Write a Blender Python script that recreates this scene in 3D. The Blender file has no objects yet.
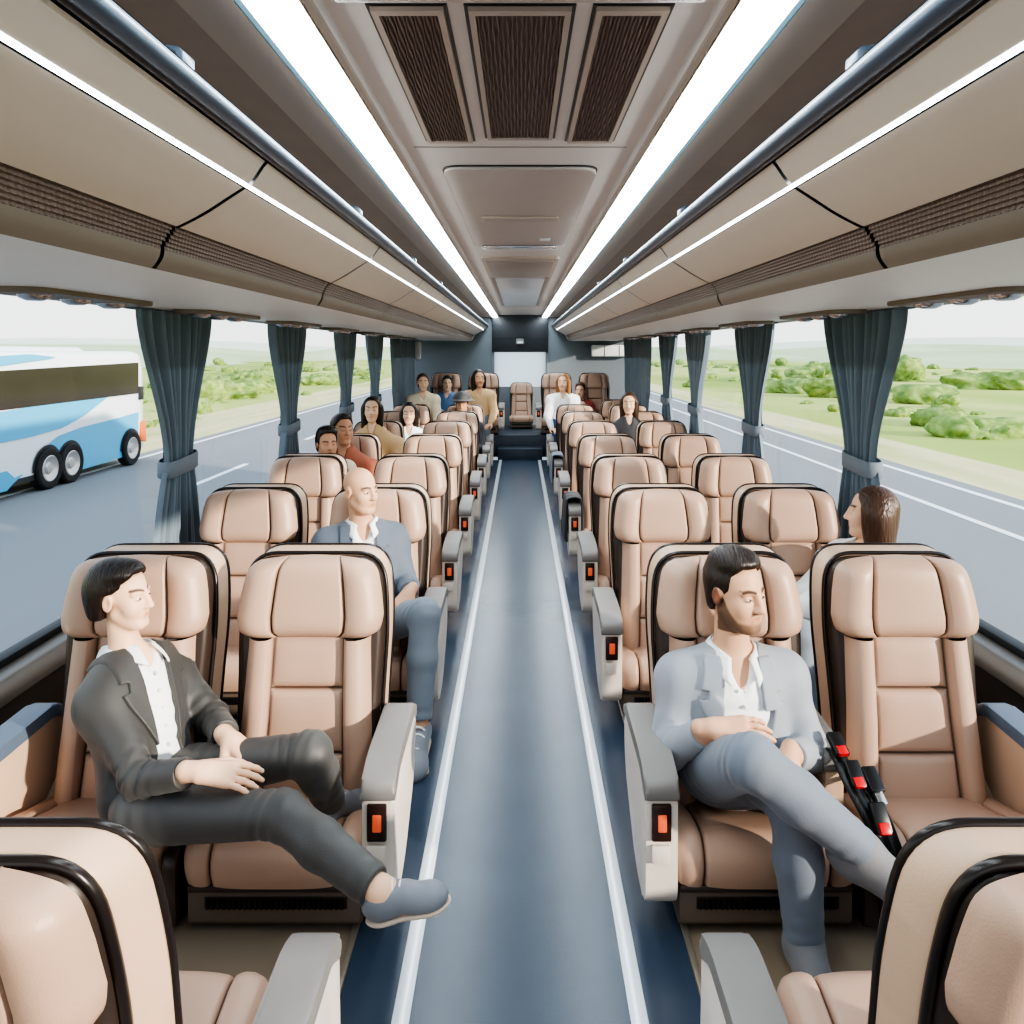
import bpy, bmesh, math, random
import numpy as np
from mathutils import Vector, Matrix
random.seed(7); RNG = np.random.default_rng(7)
C = bpy.context.scene.collection
F_PX, VX, VY, CAMZ = 760.0, 520.0, 352.0, 1.45
def at(px, py, Y):
    return ((px-VX)*Y/F_PX, Y, CAMZ-(py-VY)*Y/F_PX)

# ------------------------------------------------------------------ materials
def nd(nt, t, x=0, y=0, **kw):
    n = nt.nodes.new(t); n.location = (x, y)
    for k, v in kw.items(): setattr(n, k, v)
    return n
def srgb(r, g, b):
    def f(c):
        c /= 255.0
        return c/12.92 if c <= .04045 else ((c+.055)/1.055)**2.4
    return (f(r), f(g), f(b), 1)
def mat(name, col, rough=.5, metal=0.0, noise=0.06, nscale=8.0, bump=0.0, bscale=200.0, emit=0.0, coat=0.0, spec=.5,
        seam=None, attr=None, stretch=None, sheen=0.0):
    m = bpy.data.materials.new(name); m.use_nodes = True; nt = m.node_tree
    b = nt.nodes['Principled BSDF']
    b.inputs['Roughness'].default_value = rough; b.inputs['Metallic'].default_value = metal
    b.inputs['Specular IOR Level'].default_value = spec
    if coat: b.inputs['Coat Weight'].default_value = coat; b.inputs['Coat Roughness'].default_value = .25
    if sheen: b.inputs['Sheen Weight'].default_value = sheen
    tc = nd(nt, 'ShaderNodeTexCoord', -900, 0)
    mp = nd(nt, 'ShaderNodeMapping', -750, 0)
    if stretch: mp.inputs['Scale'].default_value = stretch
    nt.links.new(tc.outputs['Object'], mp.inputs[0])
    nz = nd(nt, 'ShaderNodeTexNoise', -600, 0); nz.inputs['Scale'].default_value = nscale; nz.inputs['Detail'].default_value = 4
    nt.links.new(mp.outputs[0], nz.inputs['Vector'])
    mx = nd(nt, 'ShaderNodeMix', -300, 0, data_type='RGBA')
    c = tuple(col)
    mx.inputs[6].default_value = tuple(max(0, x*(1-noise)) for x in c[:3])+(1,)
    mx.inputs[7].default_value = tuple(min(1, x*(1+noise)) for x in c[:3])+(1,)
    nt.links.new(nz.outputs[0], mx.inputs[0])
    out = mx.outputs[2]
    if attr:
        a = nd(nt, 'ShaderNodeAttribute', -600, 300); a.attribute_name = attr
        m2 = nd(nt, 'ShaderNodeMix', -100, 100, data_type='RGBA', blend_type='MULTIPLY'); m2.inputs[0].default_value = 1
        nt.links.new(out, m2.inputs[6]); nt.links.new(a.outputs['Color'], m2.inputs[7]); out = m2.outputs[2]
    if seam:
        a = nd(nt, 'ShaderNodeAttribute', -600, 300); a.attribute_name = 'seam'
        m2 = nd(nt, 'ShaderNodeMix', -100, 100, data_type='RGBA')
        nt.links.new(a.outputs['Fac'], m2.inputs[0]); nt.links.new(out, m2.inputs[6]); m2.inputs[7].default_value = seam; out = m2.outputs[2]
    nt.links.new(out, b.inputs['Base Color'])
    if bump:
        n2 = nd(nt, 'ShaderNodeTexNoise', -600, -300); n2.inputs['Scale'].default_value = bscale; n2.inputs['Detail'].default_value = 3
        nt.links.new(mp.outputs[0], n2.inputs['Vector'])
        bp = nd(nt, 'ShaderNodeBump', -300, -300); bp.inputs['Strength'].default_value = bump; bp.inputs['Distance'].default_value = .01
        nt.links.new(n2.outputs[0], bp.inputs['Height']); nt.links.new(bp.outputs[0], b.inputs['Normal'])
    if emit:
        nt.links.new(out, b.inputs['Emission Color']); b.inputs['Emission Strength'].default_value = emit
    return m
def glass(name, tint=(1, 1, 1, 1), gloss=.06):
    m = bpy.data.materials.new(name); m.use_nodes = True; nt = m.node_tree; nt.nodes.clear()
    o = nd(nt, 'ShaderNodeOutputMaterial', 300, 0); mx = nd(nt, 'ShaderNodeMixShader', 100, 0)
    t = nd(nt, 'ShaderNodeBsdfTransparent', -200, 100); g = nd(nt, 'ShaderNodeBsdfGlossy', -200, -100)
    t.inputs[0].default_value = tint; g.inputs['Roughness'].default_value = .03
    fr = nd(nt, 'ShaderNodeLayerWeight', -200, 300); fr.inputs[0].default_value = .1
    ml = nd(nt, 'ShaderNodeMath', 0, 300, operation='MULTIPLY'); ml.inputs[1].default_value = gloss*4
    nt.links.new(fr.outputs['Fresnel'], ml.inputs[0]); nt.links.new(ml.outputs[0], mx.inputs[0])
    nt.links.new(t.outputs[0], mx.inputs[1]); nt.links.new(g.outputs[0], mx.inputs[2]); nt.links.new(mx.outputs[0], o.inputs[0])
    return m

# ------------------------------------------------------------------ objects
def link(o, parent=None):
    C.objects.link(o)
    if parent is not None: o.parent = parent
    return o
def meshobj(name, me, m=None, parent=None, loc=None):
    o = bpy.data.objects.new(name, me)
    if m is not None and len(me.materials) == 0: me.materials.append(m)
    if loc is not None: o.location = loc
    return link(o, parent)
def tag(o, label=None, cat=None, group=None, kind=None):
    if label: o['label'] = label
    if cat: o['category'] = cat
    if group: o['group'] = group
    if kind: o['kind'] = kind
    return o
def empty(name, loc=(0, 0, 0), rz=0.0):
    o = bpy.data.objects.new(name, None); o.location = loc; o.rotation_euler = (0, 0, rz); o.empty_display_size = .1
    return link(o)
def me_from(name, V, Fc, smooth=True, seam=None, m=None, sharp=None):
    me = bpy.data.meshes.new(name); me.from_pydata([tuple(map(float, v)) for v in V], [], [tuple(map(int, f)) for f in Fc])
    if seam is not None:
        a = me.attributes.new('seam', 'FLOAT', 'POINT'); a.data.foreach_set('value', np.asarray(seam, dtype=np.float32))
    me.update()
    bm = bmesh.new(); bm.from_mesh(me); bmesh.ops.recalc_face_normals(bm, faces=bm.faces); bm.to_mesh(me); bm.free()
    if smooth: me.polygons.foreach_set('use_smooth', [True]*len(me.polygons))
    if sharp is not None: me.set_sharp_from_angle(angle=math.radians(sharp))
    if m is not None: me.materials.append(m)
    return me
def me_bm(name, bm, smooth=True, m=None, sharp=35):
    bmesh.ops.recalc_face_normals(bm, faces=bm.faces)
    me = bpy.data.meshes.new(name); bm.to_mesh(me); bm.free()
    if smooth:
        me.polygons.foreach_set('use_smooth', [True]*len(me.polygons)); me.set_sharp_from_angle(angle=math.radians(sharp))
    if m is not None: me.materials.append(m)
    return me
def bm_box(bm, lo, hi, bev=0.0, seg=2):
    lo = Vector(lo); hi = Vector(hi); c = (lo+hi)/2; s = hi-lo
    r = bmesh.ops.create_cube(bm, size=1.0, matrix=Matrix.Translation(c) @ Matrix.Diagonal((abs(s.x), abs(s.y), abs(s.z), 1)))
    if bev:
        es = list({e for v in r['verts'] for e in v.link_edges})
        bmesh.ops.bevel(bm, geom=es, offset=bev, segments=seg, profile=.5, affect='EDGES')
def box_me(name, lo, hi, bev=0.0, seg=2, m=None):
    bm = bmesh.new(); bm_box(bm, lo, hi, bev, seg); return me_bm(name, bm, m=m)
def bm_prism(bm, poly, axis, a, b, bev=0.0, seg=2):
    """polygon in the plane across `axis`, extruded from a to b; poly coords are the other two axes in xyz order"""
    def P(p, t):
        if axis == 'x': return (t, p[0], p[1])
        if axis == 'y': return (p[0], t, p[1])
        return (p[0], p[1], t)
    v0 = [bm.verts.new(P(p, a)) for p in poly]; v1 = [bm.verts.new(P(p, b)) for p in poly]; n = len(poly)
    f = [bm.faces.new(v0), bm.faces.new(v1)]
    for i in range(n): f.append(bm.faces.new((v0[i], v0[(i+1) % n], v1[(i+1) % n], v1[i])))
    if bev:
        es = list({e for q in f[:2] for e in q.edges})
        bmesh.ops.bevel(bm, geom=es, offset=bev, segments=seg, profile=.5, affect='EDGES')
def prism_me(name, poly, axis, a, b, bev=0.0, seg=2, m=None, sharp=35):
    bm = bmesh.new(); bm_prism(bm, poly, axis, a, b, bev, seg); return me_bm(name, bm, m=m, sharp=sharp)
def round_poly(poly, r, n=5):
    out = []; N = len(poly)
    for i in range(N):
        p = np.array(poly[i], float); a = np.array(poly[i-1], float); b = np.array(poly[(i+1) % N], float)
        rr = r[i] if isinstance(r, (list, tuple)) else r
        la, lb = np.linalg.norm(a-p), np.linalg.norm(b-p); d = min(rr, la*.48, lb*.48)
        if d < 1e-5: out.append(tuple(p)); continue
        s = p+(a-p)/la*d; e = p+(b-p)/lb*d
        for k in range(n+1):
            t = k/n; out.append(tuple((1-t)**2*s+2*t*(1-t)*p+t*t*e))
    return out
def tube_verts(path, r, n=8, closed=False, up=(0, 0, 1)):
    P = np.array(path, float); N = len(P); V = []; Fc = []
    T = np.gradient(P, axis=0) if not closed else np.roll(P, -1, 0)-np.roll(P, 1, 0)
    T /= np.linalg.norm(T, axis=1)[:, None]+1e-9
    nrm = np.cross(T[0], up)
    if np.linalg.norm(nrm) < 1e-3: nrm = np.cross(T[0], (1, 0, 0))
    R = r if hasattr(r, '__len__') else [r]*N
    for i in range(N):
        nrm = nrm-T[i]*np.dot(nrm, T[i]); nrm /= np.linalg.norm(nrm)+1e-9; bi = np.cross(T[i], nrm)
        for k in range(n):
            a = 2*math.pi*k/n; V.append(P[i]+R[i]*(math.cos(a)*nrm+math.sin(a)*bi))
    M = N if closed else N-1
    for i in range(M):
        j = (i+1) % N
        for k in range(n): Fc.append((i*n+k, i*n+(k+1) % n, j*n+(k+1) % n, j*n+k))
    if not closed: Fc.append(tuple(range(n))[::-1]); Fc.append(tuple((N-1)*n+k for k in range(n)))
    return V, Fc
def tube_me(name, path, r, n=8, closed=False, m=None):
    V, Fc = tube_verts(path, r, n, closed); return me_from(name, V, Fc, m=m, sharp=60)
def grid_faces(nu, nv): return [(j*nu+i, j*nu+i+1, (j+1)*nu+i+1, (j+1)*nu+i) for j in range(nv-1) for i in range(nu-1)]
def extrude_line(name, pts, y0, y1, m=None, sharp=30, ny=2):
    """open cross-section (x,z) swept along Y"""
    V = []; n = len(pts); ys = np.linspace(y0, y1, ny)
    for y in ys: V += [(p[0], y, p[1]) for p in pts]
    return me_from(name, V, grid_faces(n, ny), m=m, sharp=sharp)
def catmull(pts, n):
    P = np.array(pts, float); d = np.r_[0, np.cumsum(np.linalg.norm(np.diff(P, axis=0), axis=1))]
    t = np.linspace(0, d[-1], n); out = np.zeros((n, P.shape[1]))
    T = np.gradient(P, d, axis=0)
    for q, s in enumerate(t):
        i = min(max(np.searchsorted(d, s)-1, 0), len(P)-2); h = d[i+1]-d[i]; x = (s-d[i])/h
        out[q] = (2*x**3-3*x**2+1)*P[i]+(x**3-2*x**2+x)*h*T[i]+(-2*x**3+3*x**2)*P[i+1]+(x**3-x**2)*h*T[i+1]
    return out
def lathe_me(name, prof, n=24, axis='x', m=None):
    V = []; Fc = []; k = len(prof)
    for i in range(n):
        a = 2*math.pi*i/n
        for (t, r) in prof: V.append((t, r*math.cos(a), r*math.sin(a)) if axis == 'x' else (r*math.cos(a), r*math.sin(a), t))
    for i in range(n):
        j = (i+1) % n
        for q in range(k-1): Fc.append((i*k+q, j*k+q, j*k+q+1, i*k+q+1))
    return me_from(name, V, Fc, m=m, sharp=40)

# ------------------------------------------------------------------ SDF sculpting
class Sculpt:
    def __init__(s): s.ops = []
    def add(s, fn, lo, hi, k=.02, op='u'): s.ops.append((fn, np.array(lo, float), np.array(hi, float), k, op)); return s
    def cap(s, a, b, ra, rb, k=.02, op='u'):
        a = np.array(a, float); b = np.array(b, float); r = max(ra, rb); d = b-a; L = max(float(d@d), 1e-9)
        def fn(X, Y, Z):
            x = X-a[0]; y = Y-a[1]; z = Z-a[2]
            t = np.clip((x*d[0]+y*d[1]+z*d[2])/L, 0, 1)
            return np.sqrt((x-t*d[0])**2+(y-t*d[1])**2+(z-t*d[2])**2)-(ra+(rb-ra)*t)
        return s.add(fn, np.minimum(a, b)-r, np.maximum(a, b)+r, k, op)
    def ell(s, c, r, R=None, k=.02, op='u'):
        c = np.array(c, float); r = np.array(r, float); R = np.eye(3) if R is None else np.array(R, float)
        ext = np.sqrt(((R*r[None, :])**2).sum(1))
        def fn(X, Y, Z):
            x = X-c[0]; y = Y-c[1]; z = Z-c[2]
            q = [R[0, i]*x+R[1, i]*y+R[2, i]*z for i in range(3)]
            k0 = np.sqrt(sum((q[i]/r[i])**2 for i in range(3))); k1 = np.sqrt(sum((q[i]/r[i]**2)**2 for i in range(3)))
            return k0*(k0-1)/np.maximum(k1, 1e-6)
        return s.add(fn, c-ext, c+ext, k, op)
    def build(s, name, vox, m=None, origin=(0, 0, 0), smooth_it=0, disp=None, color=None, keep_big=False):
        us = [o for o in s.ops if o[4] == 'u']
        lo = np.min([o[1] for o in us], 0)-4*vox-.016; hi = np.max([o[2] for o in us], 0)+4*vox+.016
        n = np.ceil((hi-lo)/vox).astype(int)+1
        G = np.full(tuple(n), 1.0, np.float32); ax = [(lo[i]+vox*np.arange(n[i])).astype(np.float32) for i in range(3)]
        for fn, a, b, k, op in s.ops:
            pad = k*1.2+3*vox
            i0 = np.clip(np.floor((a-pad-lo)/vox).astype(int), 0, n); i1 = np.clip(np.ceil((b+pad-lo)/vox).astype(int)+1, 0, n)
            if (i1 <= i0).any(): continue
            sl = tuple(slice(i0[q], i1[q]) for q in range(3))
            X = ax[0][sl[0]][:, None, None]; Y = ax[1][sl[1]][None, :, None]; Z = ax[2][sl[2]][None, None, :]
            d = np.broadcast_to(fn(X, Y, Z), tuple(i1-i0)).astype(np.float32); g = G[sl]
            if op == 'u':
                h = np.clip(.5+.5*(g-d)/k, 0, 1); G[sl] = g*(1-h)+d*h-k*h*(1-h)
            elif op == 's':
                h = np.clip(.5-.5*(g+d)/k, 0, 1); G[sl] = g*(1-h)-d*h+k*h*(1-h)
            elif op == 'i':
                h = np.clip(.5-.5*(g-d)/k, 0, 1); G[sl] = d*h+g*(1-h)+k*h*(1-h)
            elif op == 'd': G[sl] = g+d
        for q in range(3):
            G[tuple(slice(0, 1) if i == q else slice(None) for i in range(3))] = 1; G[tuple(slice(-1, None) if i == q else slice(None) for i in range(3))] = 1
        V, Q = surface_nets(G, lo, vox)
        for _ in range(smooth_it): V = laplace(V, Q)
        V = V-np.array(origin)
        me = bpy.data.meshes.new(name); nv, nf = len(V), len(Q)
        me.vertices.add(nv); me.vertices.foreach_set('co', V.astype(np.float32).ravel())
        me.loops.add(nf*4); me.loops.foreach_set('vertex_index', Q.astype(np.int32).ravel())
        me.polygons.add(nf); me.polygons.foreach_set('loop_start', np.arange(0, nf*4, 4, dtype=np.int32))
        me.polygons.foreach_set('use_smooth', np.ones(nf, dtype=bool))
        if color is not None:
            col = color(V+np.array(origin)); a = me.attributes.new('col', 'FLOAT_COLOR', 'POINT')
            a.data.foreach_set('color', np.c_[col, np.ones(nv)].astype(np.float32).ravel())
        me.update(calc_edges=True); me.validate()
        if m is not None: me.materials.append(m)
        return me
def laplace(V, Q):
    S = np.zeros_like(V); W = np.zeros(len(V))
    for i in range(4):
        a, b = Q[:, i], Q[:, (i+1) % 4]
        for q in range(3): S[:, q] += np.bincount(a, V[b, q], len(V))+np.bincount(b, V[a, q], len(V))
        W += np.bincount(a, minlength=len(V))+np.bincount(b, minlength=len(V))
    return .4*V+.6*S/np.maximum(W, 1)[:, None]
def surface_nets(G, lo, h):
    I = G < 0; nx, ny, nz = G.shape
    s = np.zeros((nx-1, ny-1, nz-1), np.int8)
    for a in (0, 1):
        for b in (0, 1):
            for c in (0, 1): s += I[a:nx-1+a, b:ny-1+b, c:nz-1+c]
    act = np.argwhere((s > 0) & (s < 8)); key = (act[:, 0]*ny+act[:, 1])*nz+act[:, 2]
    val = np.empty((2, 2, 2, len(act)), np.float32)
    for a in (0, 1):
        for b in (0, 1):
            for c in (0, 1): val[a, b, c] = G[act[:, 0]+a, act[:, 1]+b, act[:, 2]+c]
    acc = np.zeros((len(act), 3)); cnt = np.zeros(len(act))
    for ax in range(3):
        for p in (0, 1):
            for q in (0, 1):
                i0 = [p, q]; i0.insert(ax, 0); i1 = [p, q]; i1.insert(ax, 1)
                v0, v1 = val[tuple(i0)], val[tuple(i1)]; mk = (v0 < 0) != (v1 < 0)
                t = np.where(mk, v0/np.where(mk, v0-v1, 1), 0)
                o = np.zeros((len(act), 3)); o += np.array(i0); o[:, ax] = t
                acc += o*mk[:, None]; cnt += mk
    V = lo+h*(act+acc/cnt[:, None])
    Q = []
    def idx(i, j, k): return np.searchsorted(key, (i*ny+j)*nz+k)
    for ax in range(3):
        A = I; B = None
        sl0 = [slice(None)]*3; sl1 = [slice(None)]*3; sl0[ax] = slice(0, -1); sl1[ax] = slice(1, None)
        a, b = I[tuple(sl0)], I[tuple(sl1)]
        e = np.argwhere(a != b)
        if not len(e): continue
        o1, o2 = [q for q in range(3) if q != ax]
        e = e[(e[:, o1] > 0) & (e[:, o2] > 0)]
        ins = a[e[:, 0], e[:, 1], e[:, 2]]
        def cell(d1, d2):
            c = e.copy(); c[:, o1] -= d1; c[:, o2] -= d2; return idx(c[:, 0], c[:, 1], c[:, 2])
        q = np.stack([cell(1, 1), cell(0, 1), cell(0, 0), cell(1, 0)], 1)
        flip = ins if ax != 1 else ~ins
        q[~flip] = q[~flip][:, ::-1]
        Q.append(q)
    return V, np.concatenate(Q)
# ------------------------------------------------------------------ material library
SEAMC = srgb(62, 38, 28)
M = dict(
    leather=mat('beige_leather', srgb(184, 153, 134), .40, noise=.05, nscale=5, bump=.10, bscale=260, seam=SEAMC, spec=.45),
    leather_side=mat('shell_leather', srgb(202, 172, 148), .45, noise=.04, nscale=5, bump=.08, bscale=260),
    frame=mat('dark_brown_trim', srgb(58, 47, 42), .38, noise=.12),
    piping=mat('piping', srgb(34, 27, 26), .3, noise=.1),
    base=mat('seat_base_plastic', srgb(104, 90, 80), .5, noise=.06),
    base_dark=mat('vent_slot', srgb(34, 29, 27), .5),
    arm_white=mat('armrest_shell', srgb(214, 204, 194), .35, noise=.03),
    arm_pad=mat('armrest_pad', srgb(126, 122, 120), .45, noise=.05),
    arm_blue=mat('armrest_bluegrey', srgb(96, 112, 132), .4, noise=.05),
    switch=mat('switch_box', srgb(52, 34, 30), .25),
    switch_red=mat('switch_lamp', srgb(205, 92, 60), .3, emit=.35),
    floor=mat('aisle_vinyl', srgb(58, 72, 90), .27, noise=.14, nscale=3, bump=.03, bscale=90),
    floor_side=mat('seat_platform', srgb(146, 130, 112), .5, noise=.1, nscale=3),
    stripe=mat('aisle_stripe', srgb(222, 228, 234), .25, metal=.15, noise=.04),
    track=mat('seat_track', srgb(172, 160, 146), .3, metal=.6, noise=.06),
    wall_low=mat('lower_wall', srgb(58, 51, 46), .5, noise=.08),
    sill=mat('window_ledge', srgb(128, 122, 116), .4, noise=.05),
    rubber=mat('window_rubber', srgb(26, 30, 36), .5),
    soffit=mat('soffit_panel', srgb(240, 237, 233), .45, noise=.03),
    bin=mat('bin_door', srgb(214, 200, 186), .4, noise=.03),
    bin_trim=mat('bin_strip', srgb(128, 115, 104), .45, noise=.05),
    grille=mat('brown_grille', srgb(126, 106, 96), .5, noise=.1),
    rail=mat('rack_rail', srgb(84, 96, 112), .35, metal=.1, noise=.08),
    raildark=mat('rack_rail_dark', srgb(28, 28, 31), .3, noise=.08),
    recess=mat('rack_recess', srgb(150, 138, 130), .55, noise=.12),
    cove=mat('cove_panel', srgb(176, 164, 154), .5, noise=.04),
    ceil=mat('ceiling_panel', srgb(226, 217, 209), .5, noise=.03),
    ceil2=mat('ceiling_inset', srgb(194, 182, 172), .5, noise=.03),
    ceilbright=mat('skylight', srgb(214, 218, 222), .3, noise=.03),
    ventframe=mat('vent_frame', srgb(186, 170, 155), .35, noise=.04),
    led=mat('led', (0.86, 0.96, 1, 1), .4, emit=18.0, noise=0),
    led2=mat('led_thin', (0.84, 0.94, 1, 1), .4, emit=9, noise=0),
    ledtrim=mat('led_trim', srgb(120, 160, 176), .3, metal=.3),
    curtain=mat('curtain_cloth', srgb(116, 132, 146), .75, noise=.14, nscale=6, sheen=.3),
    tie=mat('tieback_cloth', srgb(118, 128, 140), .7, noise=.05),
    slate=mat('rear_wall_panel', srgb(112, 120, 128), .55, noise=.06, nscale=2),
    slate_dark=mat('rear_header', srgb(46, 50, 56), .45, noise=.06),
    stepd=mat('rear_step', srgb(50, 60, 72), .4, noise=.08),
    chrome=mat('chrome', srgb(200, 200, 202), .2, metal=.9),
    glass=glass('clear_glass', gloss=.02), whiteout=None,
    black=mat('black_plastic', srgb(22, 22, 24), .35),
    red=mat('red_button', srgb(196, 30, 32), .3),
    grey=mat('grey_plastic', srgb(120, 122, 126), .35),
    white=mat('white_plastic', srgb(226, 228, 228), .4),
    asphalt=mat('asphalt', srgb(136, 138, 140), .85, noise=.10, nscale=.6, stretch=(1, .12, 1), bump=.05, bscale=40),
    paint=mat('road_paint', srgb(236, 238, 238), .7, noise=.05),
)
def noise_mat(name, cols, scale, rough=.9, detail=6, stretch=(1, 1, 1)):
    m = bpy.data.materials.new(name); m.use_nodes = True; nt = m.node_tree; b = nt.nodes['Principled BSDF']
    b.inputs['Roughness'].default_value = rough; b.inputs['Specular IOR Level'].default_value = .1
    tc = nd(nt, 'ShaderNodeTexCoord'); mp = nd(nt, 'ShaderNodeMapping'); mp.inputs['Scale'].default_value = stretch
    nz = nd(nt, 'ShaderNodeTexNoise'); nz.inputs['Scale'].default_value = scale; nz.inputs['Detail'].default_value = detail
    cr = nd(nt, 'ShaderNodeValToRGB'); e = cr.color_ramp.elements
    e[0].position = .3; e[0].color = cols[0]; e[1].position = .7; e[1].color = cols[-1]
    for i, c in enumerate(cols[1:-1]):
        x = e.new(.3+.4*(i+1)/(len(cols)-1)); x.color = c
    nt.links.new(tc.outputs['Object'], mp.inputs[0]); nt.links.new(mp.outputs[0], nz.inputs['Vector'])
    nt.links.new(nz.outputs[0], cr.inputs[0]); nt.links.new(cr.outputs[0], b.inputs['Base Color'])
    return m
M['grass'] = noise_mat('meadow', [srgb(118, 146, 66), srgb(164, 180, 96), srgb(192, 198, 124), srgb(130, 158, 76)], .05, stretch=(1, .45, 1))
M['verge'] = noise_mat('dry_verge', [srgb(196, 190, 140), srgb(214, 204, 160), srgb(176, 184, 116)], .4, stretch=(1, .2, 1))
M['bush'] = noise_mat('bush_leaves', [srgb(100, 126, 68), srgb(136, 158, 90), srgb(168, 182, 118)], 3.0)
M['hill'] = noise_mat('hazy_hill', [srgb(176, 194, 146), srgb(200, 210, 172)], .02)  # distance haze is put into the pale greens
M['hill2'] = noise_mat('hazier_far_hill', [srgb(206, 218, 196), srgb(220, 228, 208)], .01)  # paler still: thicker haze coloured into the farther hills

def whiteout_glass():  # milky white pane stands in for the overexposed, hazy daylight behind it
    m = bpy.data.materials.new('whiteout_glass'); m.use_nodes = True; nt = m.node_tree; nt.nodes.clear()
    o = nd(nt, 'ShaderNodeOutputMaterial'); mx = nd(nt, 'ShaderNodeMixShader'); t = nd(nt, 'ShaderNodeBsdfTransparent'); d = nd(nt, 'ShaderNodeBsdfTranslucent'); d.inputs[0].default_value = (.95, .97, .98, 1)
    mx.inputs[0].default_value = .8; nt.links.new(t.outputs[0], mx.inputs[1]); nt.links.new(d.outputs[0], mx.inputs[2]); nt.links.new(mx.outputs[0], o.inputs[0]); return m
M['whiteout'] = whiteout_glass()
# ------------------------------------------------------------------ coach seat meshes (local: x across, -y front, z up)
def yb(z): return -.10*(.85-z)/.6                                  # recline of the seat back
def lines(base, extra): return np.unique(np.round(np.concatenate([base, extra]), 4))
def gs(x, c, s): return np.exp(-((x-c)/s)**2)
def sst(a, b, x):
    t = np.clip((x-a)/(b-a), 0, 1); return t*t*(3-2*t)
def make_headrest():
    us = lines(np.linspace(-1, 1, 33), [s*.5+o for s in (-1, 1) for o in (-.06, -.035, -.018, -.008, 0, .008, .018, .035, .06)]); us = us[(us >= -1) & (us <= 1)]
    us = lines(us, [-.985, -.96, .96, .985]); vs = lines(np.linspace(0, 1, 21), [.01, .025, .975, .99])
    V = []; S = []
    for v in vs:
        w = np.interp(v, [0, .1, .3, .6, 1], [.204, .226, .233, .224, .205])
        c = abs(2*v-1); w *= 1-.17*c**9
        for u in us:
            uc = .5-.03*(v-.3)
            e = (1-abs(u)**7)*(1-c**7)
            g = gs(abs(u), uc, .022)
            puff = .010*(1-min(1, (u/uc)**2)) if abs(u) < uc else .016*(1-((abs(u)-uc)/(1-uc)*2-1)**2)
            z = .622+.224*v-.010*u*u*v
            y = yb(z)-.072-.058*max(e, 0)**.45-.022*u*u*(1-.3*v)-puff*max(e, 0)+.011*g
            V.append((u*w, y, z)); S.append(min(1, gs(abs(u), uc, .012)*1.1)*(1 if e > .02 else .4))
    return me_from('headrest', V, grid_faces(len(us), len(vs)), seam=S, m=M['leather'])
def make_backrest():
    us = lines(np.linspace(-1, 1, 29), [s*.58+o for s in (-1, 1) for o in (-.06, -.035, -.018, -.008, 0, .008, .018, .035, .06)]+[-.98, .98])
    zs = lines(np.linspace(.15, .626, 34), [zc+o for zc in (.487, .315) for o in (-.02, -.01, -.005, -.002, 0, .002, .005, .01, .02)])
    V = []; S = []
    for z in zs:
        w = np.interp(z, [.15, .3, .45, .6], [.214, .21, .203, .196]); us0 = np.interp(z, [.15, .4, .626], [.60, .56, .56])
        for u in us:
            a = abs(u); e = 1-a**8
            gv = max(gs(z, .487, .007), gs(z, .315, .007))*(1-sst(us0-.02, us0+.02, a)); gu = gs(a, us0, .024)
            bol = .026*sst(us0-.05, us0+.10, a)*(1-.4*sst(.8, 1, a))
            zz = [(.487, .626), (.315, .487), (.15, .315)]
            lo, hi = next((l, h) for l, h in zz if l <= z <= h)
            puff = .010*(1-(2*(z-lo)/(hi-lo)-1)**4)*(1-(a/us0)**4) if a < us0 else .008*(1-((a-us0)/(1-us0)*2-1)**2)
            y = yb(z)-.060-.045*max(e, 0)**.4-bol-puff+.010*max(gv, gu)
            V.append((u*w, y, z)); S.append(max(gs(z, .487, .0032)*(a < us0), gs(z, .315, .0032)*(a < us0), gs(a, us0, .013)))
    return me_from('backrest', V, grid_faces(len(us), len(zs)), seam=S, m=M['leather'])
OUT = round_poly([(-.222, .06), (-.232, .45), (-.243, .66), (-.222, .846), (.222, .846), (.243, .66), (.232, .45), (.222, .06)], [0, .2, .2, .115, .115, .2, .2, 0], 8)
def loft_outline(name, rings, m, cap0=True, cap1=True):  # a third ring value narrows that ring
    """rings: (inset, dy) ; outline runs bottom-left up, over and down to bottom-right"""
    P = np.array(OUT); N = len(P); ctr = np.array([0, .48]); V = []
    T = np.gradient(P, axis=0); nrm = np.c_[T[:, 1], -T[:, 0]]; nrm /= np.linalg.norm(nrm, axis=1)[:, None]+1e-9
    for ins, dy, *sx in rings:
        Q = P+nrm*ins; Q[:, 0] *= (sx or [1])[0]; Q[0, 1] = P[0, 1]; Q[-1, 1] = P[-1, 1]
        V += [(q[0], yb(q[1])+dy, q[1]) for q in Q]
    Fc = []; R = len(rings)
    for r in range(R-1):
        for i in range(N-1): Fc.append((r*N+i, r*N+i+1, (r+1)*N+i+1, (r+1)*N+i))
    for r, on in ((0, cap0), (R-1, cap1)):
        if on:
            for i in range(N//2-1): Fc.append((r*N+i, r*N+i+1, r*N+N-2-i, r*N+N-1-i))
    return me_from(name, V, Fc, m=m, sharp=50)
def make_piping(dy, ins, r=.0065, sx=1):
    P = np.array(OUT); T = np.gradient(P, axis=0); nrm = np.c_[T[:, 1], -T[:, 0]]; nrm /= np.linalg.norm(nrm, axis=1)[:, None]+1e-9
    Q = P+nrm*ins; Q[:, 0] *= sx
    return tube_me('piping', [(q[0], yb(q[1])+dy, q[1]) for q in Q], r, 7, m=M['piping'])
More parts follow.
